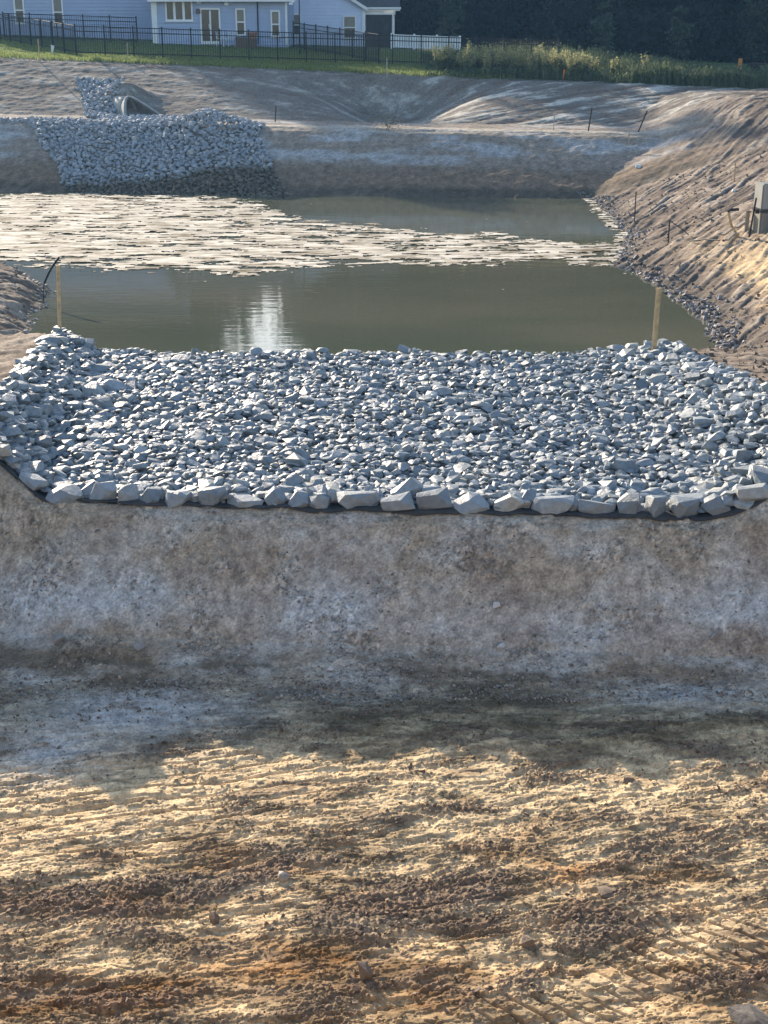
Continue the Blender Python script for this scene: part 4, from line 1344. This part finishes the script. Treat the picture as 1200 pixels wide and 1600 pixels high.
# tall grey post and what stands about it
def right_corner():
    x, y = ground_at(1192, 362)
    z = float(macro(x, y)) - .1
    hgt = plane_at(1190, 287, y)[1] - z
    x0 = plane_at(1184.5, 330, y)[0]
    w = .52
    o = empty('outlet_post', (x0 + w * .55, y + .25, z)); tag(o, 'tall pale square post at the right edge, its left side in full sun', 'post')
    zs = hgt * .46
    def blk(zlo, zhi, ww):
        b = MB(); bm = bmesh.new(); bmesh.ops.create_cube(bm, size=1)
        bmesh.ops.scale(bm, vec=(ww, ww, zhi - zlo), verts=bm.verts); bmesh.ops.translate(bm, vec=(0, 0, (zlo + zhi) / 2), verts=bm.verts)
        bmesh.ops.bevel(bm, geom=bm.edges[:], offset=.03, segments=2, affect='EDGES')
        bm.verts.index_update()
        b.add([v.co[:] for v in bm.verts], [[v.index for v in f.verts] for f in bm.faces]); bm.free()
        return b
    for b, nm, mt in ((blk(-.1, zs, w), 'lower_box', 'pvc_low'), (blk(zs + .05, hgt, w), 'upper_box', 'pvc')):
        p = b.build(nm, M[mt], o); p.rotation_euler = (0, 0, R(7))
    b = MB(); b.box((0, 0, zs + .025), (w + .03, w + .03, .06)); p = b.build('joint_band', M['dark_metal'], o); p.rotation_euler = (0, 0, R(7))
    xk, zk = plane_at(1184, 330, y)
    b = MB(); b.box((xk - o.location.x - .02, -.28, zk - z), (.09, .08, .10)); b.build('latch', M['iron'], o)
    stake(1170.5, 371, 309, 'black steel post leaning slightly beside the tall grey post', .04, 'iron', lean=(.09, 0), name='steel_post', cat='post')
    stake(1166, 362, 329, 'short weathered board stuck upright behind the black steel post', .11, 'wood_grey', name='upright_board', cat='board', d=.025)
    # bent length of timber with a dark strap
    xa, ya = ground_at(1155, 370)
    za = float(macro(xa, ya))
    o = empty('broken_stake', (xa, ya, za)); tag(o, 'broken wooden stake propped in a crook with a dark strap on top', 'stake')
    p1 = plane_at(1143, 352, ya); p2 = plane_at(1138, 331, ya); p3 = plane_at(1154, 327, ya)
    b = MB(); b.tube([(0, 0, -.05), (p1[0] - xa, 0, p1[1] - za)], .028, 6); b.build('lower_leg', M['wood'], o)
    b = MB(); b.tube([(p1[0] - xa, -.01, p1[1] - za - .02), (p2[0] - xa, -.02, p2[1] - za)], .03, 6); b.build('upper_leg', M['wood'], o)
    b = MB(); b.tube([(p2[0] - xa - .02, -.02, p2[1] - za), (p2[0] - xa + .05, -.02, p2[1] - za + .05), (p3[0] - xa, -.02, p3[1] - za)], .035, 6); b.build('strap', M['iron'], o)
    rr = random.Random(9)
    for k, (u, v, L, an, lab) in enumerate(((1136, 369, .40, .8, 'pale split board lying left of the broken stake'), (1141, 378, .46, .9, 'pale split board lying lowest, below the broken stake'), (1158, 354, .42, .75, 'pale split board lying between the broken stake and black post'))):
        x, y = ground_at(u, v)
        b = MB(); b.box((0, 0, .05), (L, .09, .05), m=Matrix.Rotation(an, 3, 'Z') @ Matrix.Rotation(-.3, 3, 'Y'))
        q = b.build('split_board', M['wood_grey']); q.location = (x, y, gz(x, y) + .03); tag(q, lab, 'board', 'split boards by the tall post')
right_corner()

# ------------------------------------------------------------------ digger at the wood's edge
def digger():
    y = 71.0
    x, z = plane_at(1176, 128, y)
    o = empty('digger', (x, y, z)); tag(o, 'orange and grey digger half hidden in weeds at the far right', 'digger')
    def P(u, v, dy=0):
        a = plane_at(u, v, y + dy); return Vector((a[0] - x, dy, a[1] - z))
    b = MB(); c = P(1184, 121); b.box((c.x, .6, c.z - .1), (1.25, 2.0, .5), taper=.92); b.build('body', M['dark_metal'], o)
    b = MB(); a0, a1 = P(1167, 124), P(1186, 124); b.box(((a0.x + a1.x) / 2, -.42, a0.z), (a1.x - a0.x, .1, .07)); b.build('blade', M['vinyl'], o)
    f = MB()
    for dy in (-.2, .9):
        f.tube([P(1170, 117, 0) + Vector((0, dy, 0)), P(1176, 102, 0) + Vector((0, dy, 0)), P(1193, 101, 0) + Vector((0, dy, 0)), P(1197, 114, 0) + Vector((0, dy, 0))], .035, 6)
    f.tube([P(1176, 102) + Vector((0, -.2, 0)), P(1176, 102) + Vector((0, .9, 0))], .035, 6)
    f.tube([P(1193, 101) + Vector((0, -.2, 0)), P(1193, 101) + Vector((0, .9, 0))], .035, 6)
    cf = f.build('cab_frame', M['dark_metal'], o)
    r = MB(); c = P(1184.5, 101); r.box((c.x, .35, c.z + .04), (.72, 1.3, .06)); r.build('canopy', M['dark_metal'], o)
    s = MB(); c = P(1184, 114); s.box((c.x, .4, c.z - .05), (.42, .42, .12)); s.box((c.x, .6, c.z + .2), (.42, .1, .5)); s.build('seat', M['tyre'], o)
    a = MB()
    p0, p1, p2 = P(1181, 122, -.1), P(1153, 117, -.3), P(1157, 93, -.35)
    a.tube([p0, p1], [.08, .07], 8); a.build('boom', M['orange'], o)
    a = MB(); d = p2 - p1; m = Vector((0, 0, 1)).rotation_difference(d.normalized()).to_matrix()
    a.box((p1 + p2) / 2, (.13, .13, d.length + .1), m=m, taper=1.25); a.build('dipper_arm', M['orange'], o)
    a = MB(); a.tube([p1 + Vector((-.08, 0, .05)), P(1151, 106, -.35)], .05, 8); a.build('ram', M['wood_grey'], o)
    k = MB(); c = P(1151, 121, -.35); k.add([(c.x - .2, c.y - .2, c.z + .2), (c.x + .2, c.y - .2, c.z + .2), (c.x + .2, c.y + .2, c.z + .2), (c.x - .2, c.y + .2, c.z + .2),
        (c.x - .1, c.y - .2, c.z - .25), (c.x + .2, c.y - .2, c.z - .2), (c.x + .2, c.y + .2, c.z - .2), (c.x - .1, c.y + .2, c.z - .25)],
        [(4, 5, 1, 0), (5, 6, 2, 1), (6, 7, 3, 2), (7, 4, 0, 3), (7, 6, 5, 4)])
    k.build('bucket', M['dark_metal'], o)
    for s_ in (-.55, .55):
        t = MB()
        cx = P(1184, 121).x + s_
        prof = []
        for i in range(20):
            an = 2 * math.pi * i / 20
            prof.append((.75 * math.copysign(abs(math.cos(an)) ** .6, math.cos(an)), .24 * math.copysign(abs(math.sin(an)) ** .8, math.sin(an))))
        zz = P(1184, 128).z - .15
        v = [(cx - .13, .6 + p[0], zz + p[1]) for p in prof] + [(cx + .13, .6 + p[0], zz + p[1]) for p in prof]
        t.add(v, [(i, (i + 1) % 20, 20 + (i + 1) % 20, 20 + i) for i in range(20)] + [tuple(range(19, -1, -1)), tuple(range(20, 40))])
        t.build('track', M['tyre'], o)
    l = MB(); c = P(1188, 118); l.tube([(c.x, -.42, c.z), (c.x, -.36, c.z)], .07, 10); l.build('headlight', M['vinyl'], o)
digger()

# ------------------------------------------------------------------ trees
def leaf_quads(cen, size, rng, stretch=1.0):
    n = len(cen)
    a = rng.normal(size=(n, 3)); a /= np.linalg.norm(a, axis=1)[:, None]
    b = rng.normal(size=(n, 3)); b -= a * (a * b).sum(1)[:, None]; b /= np.linalg.norm(b, axis=1)[:, None]
    s = size * rng.uniform(.6, 1.3, n)[:, None]
    a = a * s; b = b * s * .6 * stretch
    V = np.stack([cen - a, cen - b * .9, cen + a, cen + b], 1).reshape(-1, 3)
    F = np.arange(n * 4).reshape(n, 4)
    return V, F

def crown_points(n, rng, lobes):
    """leaf places in uneven clumps: lobes = (x, y, z, rx, rz)"""
    L = np.array(lobes)
    vol = L[:, 3] ** 2 * L[:, 4]
    ncl = max(8, n // 45)
    k = rng.choice(len(L), ncl, p=vol / vol.sum())
    d = rng.normal(size=(ncl, 3)); d /= np.linalg.norm(d, axis=1)[:, None]
    rr = rng.uniform(.45, 1.0, ncl) ** .6
    cc = L[k, :3] + d * rr[:, None] * np.stack([L[k, 3], L[k, 3], L[k, 4]], 1)
    j = rng.integers(0, ncl, n)
    sp = .30 * np.minimum(L[k, 3], L[k, 4])
    return cc[j] + rng.normal(size=(n, 3)) * (sp[j])[:, None] * np.array([1, 1, .7])

def tree_proto(seed, h, lobes, nleaf, leaf, trunk_r, mat, trunk_h):
    rng = np.random.default_rng(seed)
    P = crown_points(nleaf, rng, lobes)
    P[:, 2] = np.maximum(P[:, 2], .15)
    V, F = leaf_quads(P, leaf, rng)
    c = mesh_np('crown', V, F, M[mat], link_it=False)
    b = MB()
    r = random.Random(seed)
    pts = [(0, 0, -.3)]
    for k in range(1, 6): pts.append((r.uniform(-.12, .12) * k * .4, r.uniform(-.12, .12) * k * .4, trunk_h * k / 5))
    b.tube(pts, [trunk_r * (1.15 - .16 * k) for k in range(6)], 8)
    for k in range(6):
        i = r.randrange(2, 6); p = Vector(pts[i]); l = lobes[r.randrange(len(lobes))]
        e = Vector(l[:3]) + Vector((r.uniform(-.5, .5) * l[3], r.uniform(-.5, .5) * l[3], r.uniform(-.3, .3) * l[4]))
        m = p.lerp(e, .5) + Vector((0, 0, r.uniform(0, .5)))
        b.tube([p, m, e], [trunk_r * .4, trunk_r * .26, trunk_r * .1], 6)
    t = b.build('trunk', M['bark'], None, True)
    tm = t.data; bpy.data.objects.remove(t)
    cm = c.data; bpy.data.objects.remove(c)
    return tm, cm

def rnd_lobes(seed, h, r, low):
    rr = random.Random(seed)
    out = []
    for k in range(9):
        z = low + (h - low) * (k + .5) / 9
        w = r * (1.0 - .55 * abs((k + .5) / 9 - .42) * 1.6)
        out.append((rr.uniform(-.35, .35) * r, rr.uniform(-.35, .35) * r, z, w * rr.uniform(.7, 1.05), (h - low) / 9 * rr.uniform(.9, 1.5)))
    return out
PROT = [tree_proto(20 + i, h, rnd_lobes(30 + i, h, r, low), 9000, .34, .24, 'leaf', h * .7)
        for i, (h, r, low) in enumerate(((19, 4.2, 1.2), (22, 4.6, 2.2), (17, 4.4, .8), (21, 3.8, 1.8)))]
def put_tree(x, y, k, s, label, group, name='woodland_tree'):
    o = empty(name, (x, y, float(macro(x, y)) - .1), rz=random.uniform(0, 6.28))
    o.scale = (s, s, s * random.uniform(.92, 1.1))
    tag(o, label, 'tree', group)
    link(bpy.data.objects.new('trunk', PROT[k][0]), o); link(bpy.data.objects.new('crown', PROT[k][1]), o)
    return o
rt = random.Random(12)
for x, y in [(x_ + rt.uniform(-1, 1), (84 if x_ > 13 else 94) + rt.uniform(0, 7) + (x_ < 2) * 8) for x_ in np.arange(-2, 40, 2.6)]:
    put_tree(x, y, rt.randrange(4), rt.uniform(.85, 1.1), 'tall tree, one of the dark shaded trees in the wood behind the weeds', 'trees in the dark wood')
for x, y in [(x_ + rt.uniform(-1.5, 1.5), 108 + rt.uniform(0, 9)) for x_ in np.arange(-36, 48, 4.0)]:
    if abs(x + 9.4) > 2.3: put_tree(x, y, rt.randrange(4), rt.uniform(.9, 1.15) * (.62 if -21 < x < -6 else .92 if x < -3 else 1), 'tall tree, one of the dark shaded trees in the wood behind the weeds', 'trees in the dark wood')  # unseen ones behind the houses are placed and sized to shade the lawn
for x, y in [(x_ + rt.uniform(-1.5, 1.5), 146 + rt.uniform(0, 14)) for x_ in np.arange(-52, 16, 4.6)]:
    if abs(x + 12.8) > 4.0: put_tree(x, y, rt.randrange(4), rt.uniform(1.4, 1.6), 'tall tree of the far wood, unseen behind the two houses', 'trees behind the houses')  # unseen row, added and gapped for its reflection in the pond
# undergrowth closing the foot of the wood
def undergrowth():
    rng = np.random.default_rng(77)
    n = 34000
    x = rng.uniform(0, 42, n); y = rng.uniform(79, 98, n) + (x < 9) * 12
    top = 2.6 + 1.6 * fbm(x * .35, y * .35, 401, 3)
    z = macro(x, y) + rng.uniform(0, 1, n) ** .8 * np.maximum(top, .5)
    V, F = leaf_quads(np.stack([x, y, z], 1), .22, rng)
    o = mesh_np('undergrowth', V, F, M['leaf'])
    tag(o, 'dark bushes closing the foot of the wood behind the weeds', 'undergrowth', kind='stuff')
undergrowth()
# lighter young trees standing clear of the wood
YL = [(0, 0, 2.2, 1.1, 1.2), (.3, .1, 3.6, 1.2, 1.2), (-.3, 0, 4.9, .9, 1.2), (.1, 0, 6.2, .6, 1.0), (0, 0, 1.0, .8, .7)]
SAP = [(0, 0, 1.0, .5, .6), (.05, 0, 1.9, .55, .7), (0, .05, 2.8, .35, .6)]
PROT.append(tree_proto(60, 7, YL, 3800, .15, .08, 'leaf2', 5))
PROT.append(tree_proto(61, 3.2, SAP, 900, .12, .035, 'leaf2', 2.4))
for u, y, k, s, lab in ((1180, 80, 4, .7, 'greyish young tree rising behind the digger at the far right'),
                        (705, 88, 5, 1.2, 'small sapling against the dark wood above the end of the white fence'),
                        (938, 78.5, 5, .95, 'small sapling against the dark wood above the right weeds, left of centre'),
                        (1058, 78, 5, .9, 'slim sapling against the dark wood, between the digger and the other saplings')):
    x = plane_at(u, 100, y)[0]
    put_tree(x, y, k, s, lab, None, 'young_tree')

# ------------------------------------------------------------------ weeds and grass
def blades(x, y, hgt, wid, rng, lean=.25):
    """upright blades, each a bent strip of two quads"""
    n = len(x)
    z = macro(x, y) - .02
    a = rng.uniform(0, 2 * np.pi, n); dx, dy = np.cos(a), np.sin(a)
    w = wid * rng.uniform(.6, 1.3, n)
    lx = rng.normal(0, lean, n) * hgt; ly = rng.normal(0, lean, n) * hgt
    px, py = -dy * w, dx * w
    V = np.stack([np.stack([x - px, y - py, z], 1), np.stack([x + px, y + py, z], 1),
                  np.stack([x + lx * .35 + px * .8, y + ly * .35 + py * .8, z + hgt * .6], 1), np.stack([x + lx * .35 - px * .8, y + ly * .35 - py * .8, z + hgt * .6], 1),
                  np.stack([x + lx + px * .15, y + ly + py * .15, z + hgt * .97], 1), np.stack([x + lx - px * .15, y + ly - py * .15, z + hgt * .97], 1)], 1).reshape(-1, 3)
    b = (np.arange(n) * 6)[:, None]
    F = np.concatenate([b + np.array([[0, 1, 2, 3]]), b + np.array([[3, 2, 4, 5]])])
    return V, F
def weeds():
    rng = np.random.default_rng(88)
    n = 46000
    x = rng.uniform(2.0, 34, n); tf = 15.5 + np.interp(x, [9, 17], [10.5, 4.5]) * rng.uniform(0, 1, n) ** 1.3
    y = 50.3 - .11 * x + tf
    den = fbm(x * .5, y * .5, 411, 3)
    edge = sst(2.0, 5.5, x)
    keep = (rng.uniform(0, 1, n) < .45 + den * .9 + .2) & (y < 93)
    x, y, edge, den = x[keep], y[keep], edge[keep], den[keep]
    hgt = (.35 + .75 * rng.uniform(0, 1, len(x)) ** 1.5 + .5 * den) * (.35 + .65 * edge)
    hgt = np.maximum(hgt, .15)
    hgt *= np.interp(x, [10, 17], [1, .62])
    hgt *= np.where((x < 11) & (y < 50.3 - .11 * x + 18.5), .45, 1.0)
    V, F = blades(x, y, hgt, .028, rng, .18)
    tag(mesh_np('weeds', V, F, M['weed']), 'field of tall green weeds between the bank and the wood', 'weeds', kind='stuff')
    # leafy sprays on them
    k = rng.choice(len(x), 26000)
    P = np.stack([x[k] + rng.normal(0, .08, len(k)), y[k] + rng.normal(0, .08, len(k)), macro(x[k], y[k]) + hgt[k] * rng.uniform(.25, 1.05, len(k))], 1)
    V, F = leaf_quads(P, .075, rng)
    tag(mesh_np('weed_leaves', V, F, M['weed']), 'loose leaf sprays on the tall green weeds', 'weeds', kind='stuff')
weeds()
def plume_plants():
    protos = []
    for s in range(4):
        rng = np.random.default_rng(600 + s); r = random.Random(s)
        b = MB(); stems = []
        for k in range(5):
            e = Vector((r.uniform(-.22, .22), r.uniform(-.2, .2), r.uniform(.75, 1.15)))
            b.tube([(0, 0, -.05), e * .5 + Vector((0, 0, .06)), e], [.010, .008, .004], 4); stems.append(e)
        st = b.build('stem', M['weed'], None); sm = st.data; bpy.data.objects.remove(st)
        P = []
        for e in stems:
            for _ in range(46):
                t = rng.uniform(.55, 1.06); P.append(np.array(e * t) + rng.normal(0, .045, 3))
        V, F = leaf_quads(np.array(P), .042, rng); o1 = mesh_np('plume', V, F, M['plume'], link_it=False); m1 = o1.data; bpy.data.objects.remove(o1)
        P = []
        for e in stems:
            for _ in range(24):
                t = rng.uniform(.08, .65); P.append(np.array(e * t) + rng.normal(0, .07, 3))
        V, F = leaf_quads(np.array(P), .06, rng); o1 = mesh_np('foliage', V, F, M['weed'], link_it=False); m2 = o1.data; bpy.data.objects.remove(o1)
        protos.append((sm, m1, m2))
    r = random.Random(31)
    spots = []
    for k in range(74):
        u = 690 + 230 * (k + r.random()) / 74 + (r.uniform(-10, 10))
        x = plane_at(u, 118, 66)[0]
        y = 50.3 - .11 * x + 15.9 + r.uniform(0, 3.2)
        spots.append((x, y, r.uniform(.65, 1.15)))
    for u in (930, 962, 690, 700, 1010):
        x = plane_at(u, 118, 66)[0]; spots.append((x, 50.3 - .11 * x + 17.5, .95))
    for x, y, s in spots:
        o = empty('plumed_weed', (x, y, float(macro(x, y))), rz=r.uniform(0, 6.28)); o.scale = (s, s, s * r.uniform(.9, 1.15))
        tag(o, 'pale plumed weed, one of the sunlit ones along the lip of the far bank', 'weed', 'pale plumed weeds along the bank')
        for nm, me in zip(('stem', 'plume', 'foliage'), protos[r.randrange(4)]):
            q = link(bpy.data.objects.new(nm, me), o)
            if nm != 'stem': q['kind'] = 'stuff'
plume_plants()
def lawn():
    rng = np.random.default_rng(90)
    n = 70000
    x = rng.uniform(-24, 6, n); y = 50.3 - .11 * x + rng.uniform(15.2, 31, n) ** 1.0
    keep = y < 79.5
    x, y = x[keep], y[keep]
    k = fbm(x * .6, y * .6, 421, 3)
    V, F = blades(x, y, .06 + .07 * np.clip(k + .4, 0, 1) + .10 * (50.3 - .11 * x + 15.9 > y), .02, rng, .35)
    tag(mesh_np('grass', V, F, M['lawn']), 'rough lawn running up from the bank to the fences and houses', 'grass', kind='stuff')
lawn()
def dry_tuft(u, v, s, label):
    rng = np.random.default_rng(int(u)); x, y = ground_at(u, v)
    P = rng.normal(0, 1, (260, 3)) * np.array([.4, .3, .22]) + np.array([0, 0, .3]); P[:, 2] = np.abs(P[:, 2])
    V, F = leaf_quads(P * s, .05, rng, .5)
    o = mesh_np('foliage', V, F, M['dry'], link_it=False); me = o.data; bpy.data.objects.remove(o)
    r = empty('dry_weed', (x, y, gz(x, y))); tag(r, label, 'weed')
    b = MB(); rr = random.Random(int(v))
    for k in range(9): b.tube([(0, 0, 0), (rr.uniform(-.35, .35) * s, rr.uniform(-.2, .2) * s, rr.uniform(.3, .6) * s)], .006, 4)
    b.build('stem', M['dry'], r)
    link(bpy.data.objects.new('foliage', me), r)
dry_tuft(607, 203, .9, 'dry brown weed tuft at the mouth of the swale on the far bench')

# ------------------------------------------------------------------ loose clods, pebbles and shore stones
def scatter(name, x, y, size, mat, label, cat, rng, lib=PEB, sink=.25, flat=(.6, .95)):
    z = height(x, y)
    S = np.stack([size, size * rng.uniform(.7, 1, len(x)), size * rng.uniform(*flat, len(x))], 1)
    P = np.stack([x, y, z + size * (.5 * .7 - sink)], 1)
    o = joined(name, P, S, rot_mats(len(x), .5, rng), lib, mat)
    return tag(o, label, cat, kind='stuff')
rng = np.random.default_rng(55)
n = 90000
x = rng.uniform(-4.3, 4.3, n); y = rng.uniform(7.1, 12.9, n)
k = (rng.uniform(0, 1, n) < floor_rough(x, y) * .62 + .05) & (np.abs(x) < .36 * y + .3)
x, y = x[k], y[k]
scatter('soil_clods', x, y, .009 + .045 * rng.uniform(0, 1, len(x)) ** 6 + .012 * rng.uniform(0, 1, len(x)), M['clod'], 'brown clods of loosened soil over the basin floor', 'soil clods', rng, TINY)
n = 42000
x = rng.uniform(-5.4, 5.4, n); y = rng.uniform(12.4, 14.6, n)
k = rng.uniform(0, 1, n) < np.clip(fbm(x * 1.4 + 9, y * 1.8, 102, 4) * 2.0 + .30, .10, 1) * np.clip(fbm(x * 5, y * 5, 114, 3) * 2 + .6, .1, 1) + .35 * sst(13.3, 12.7, y)
x, y = x[k], y[k]
scatter('dry_clods', x, y, .010 + .05 * rng.uniform(0, 1, len(x)) ** 4 + .012 * rng.uniform(0, 1, len(x)), M['clod_pale'], 'pale crumbs and clods fallen down the bank below the riprap', 'soil clods', rng, TINY)
n = 9000
y = rng.uniform(16.5, 49, n); x = np.interp(y, XR_Y, XR_X) + rng.uniform(.3, 8, n)
k = (t_far(x, y) < -1) & (x < .31 * y + 1.5) & (fbm(x * .6, y * .6, 161, 4) + .35 * rng.uniform(-1, 1, n) > .02); x, y = x[k], y[k]
xx = rng.uniform(-11, -5.3, 2600); yy = rng.uniform(15, 36, 2600); k = (t_left(xx, yy) > .1) & (xx < -5.5) & (fbm(xx, yy, 162, 3) > -.05); xx, yy = xx[k], yy[k]
xr_ = rng.uniform(4.9, 8, 1500); yr_ = rng.uniform(15, 24.5, 1500)
x = np.concatenate([x, xx, xr_]); y = np.concatenate([y, yy, yr_])
scatter('bank_clods', x, y, .02 + .13 * rng.uniform(0, 1, len(x)) ** 4 + .02 * rng.uniform(0, 1, len(x)), M['clod'], 'dark crumbs of soil strewn over the side banks', 'soil clods', rng, TINY)
# shore stones on the right and the left
n = 1500
y = rng.uniform(23.6, 50, n); x = np.interp(y, XR_Y, XR_X) + np.abs(rng.normal(0, .28, n)) - .12 + rng.normal(0, .05, n)
k = rng.uniform(0, 1, n) < np.interp(y, [23, 29, 31, 33, 38, 46, 50], [1, 1, .55, .8, .7, .5, .5])
x, y = x[k], y[k]
scatter('shore_stones', x, y, rng.uniform(.05, .17, len(x)), M['stone_dark'], 'small stones lining the right shore of the pond', 'stones', rng)
n = 420
y = rng.uniform(26, 37, n); x = np.interp(y, XL_Y, XL_X) - np.abs(rng.normal(0, .22, n)) + .12
k = rng.uniform(0, 1, n) < np.interp(y, [26, 30, 31, 36], [.25, .3, .9, 1]); x, y = x[k], y[k]
scatter('shore_stones', x, y, rng.uniform(.06, .2, len(x)), M['clod_pale'], 'pale stones lining the point of land at the left shore', 'stones', rng)

def rock(u, v, size, mat, label, seed, flat=.7, name='loose_rock', cat='rock', group=None, sink=.3):
    x, y = ground_at(u, v)
    vtx, f = hull_stone(seed, 16, .4)
    o = mesh_np(name, vtx * np.array([size, size * .8, size * flat])[None], f, mat)
    rr = random.Random(seed)
    o.rotation_euler = (rr.uniform(-.3, .3), rr.uniform(-.3, .3), rr.uniform(0, 6.28))
    o.location = (x, y, gz(x, y) + size * flat * (.5 - sink))
    tag(o, label, cat, group)
rock(775, 949, .10, M['white_stone'], 'small white rock halfway down the bank right of centre', 701, .9, 'white_rock')
rock(782, 1014, .11, M['white_stone'], 'white pointed rock at the foot of the bank right of centre', 702, .9, 'white_rock')
rock(516, 1050, .09, M['white_stone'], 'white rock on the shaded floor left of centre', 703, .9, 'white_rock')
rock(93, 1003, .19, M['clod_pale'], 'pale flat clod at the foot of the bank on the left', 704, .6, 'soil_lump', 'clod')
rock(218, 1017, .18, M['clod_pale'], 'brownish clod at the foot of the bank right of the pale flat one', 705, .6, 'soil_lump', 'clod')
rock(443, 1376, .13, M['clod_pale'], 'rounded grey stone casting a shadow in the sunlit mud', 706, .85, 'grey_stone', 'stone')
rock(823, 1478, .15, M['clod'], 'dark lump of mud on the sunlit floor right of centre', 707, .8, 'soil_lump', 'clod')
rock(567, 1532, .17, M['clod'], 'big dark clod near the bottom of the picture, left of centre', 708, .9, 'soil_lump', 'clod')
rock(335, 1440, .14, M['clod'], 'dark clod on the pale patch left of the grey stone', 709, .8, 'soil_lump', 'clod')
rock(983, 1222, .15, M['clod'], 'dark slab of mud added in place of a dark hollow in the sunlit floor on the right', 710, .4, 'soil_lump', 'clod')  # dark lump added to stand for a dark hollow
rock(950, 1400, .24, M['clod'], 'long dark slab of mud lying flat in the middle right', 711, .28, 'soil_lump', 'clod')
rock(1117, 1000, .13, M['clod_pale'], 'pointed pale rock at the foot of the bank near the right edge', 712, 1.0, 'soil_lump', 'clod')
rock(1170, 1596, .34, M['clod_pale'], 'flat pale slab at the bottom right corner', 713, .3, 'pale_slab', 'rock')
rock(998, 262, .30, M['white_stone'], 'white rock on top of the corner where right and far banks meet', 714, .8, 'white_rock')
rock(1147, 300, .22, M['white_stone'], 'white fragment on the right bank below the thin pale stake', 715, .5, 'white_rock')
rock(942, 457, .12, M['white_stone'], 'pale object floating alone on the pond left of the thick stake', 716, .8, 'floating_debris', 'debris')

# ------------------------------------------------------------------ thin evening air
def haze():
    m = bpy.data.materials.new('haze'); m.use_nodes = True
    t = m.node_tree; t.nodes.remove(t.nodes['Principled BSDF'])
    v = t.nodes.new('ShaderNodeVolumePrincipled')
    v.inputs['Color'].default_value = (.28, .58, 1.0, 1)
    v.inputs['Density'].default_value = HAZE
    v.inputs['Anisotropy'].default_value = .2
    t.links.new(v.outputs[0], t.nodes['Material Output'].inputs['Volume'])
    b = MB(); b.box((0, 45, 14), (240, 200, 33))
    o = b.build('haze', m); tag(o, 'thin bluish evening haze over the whole site', 'haze', kind='stuff')
haze()
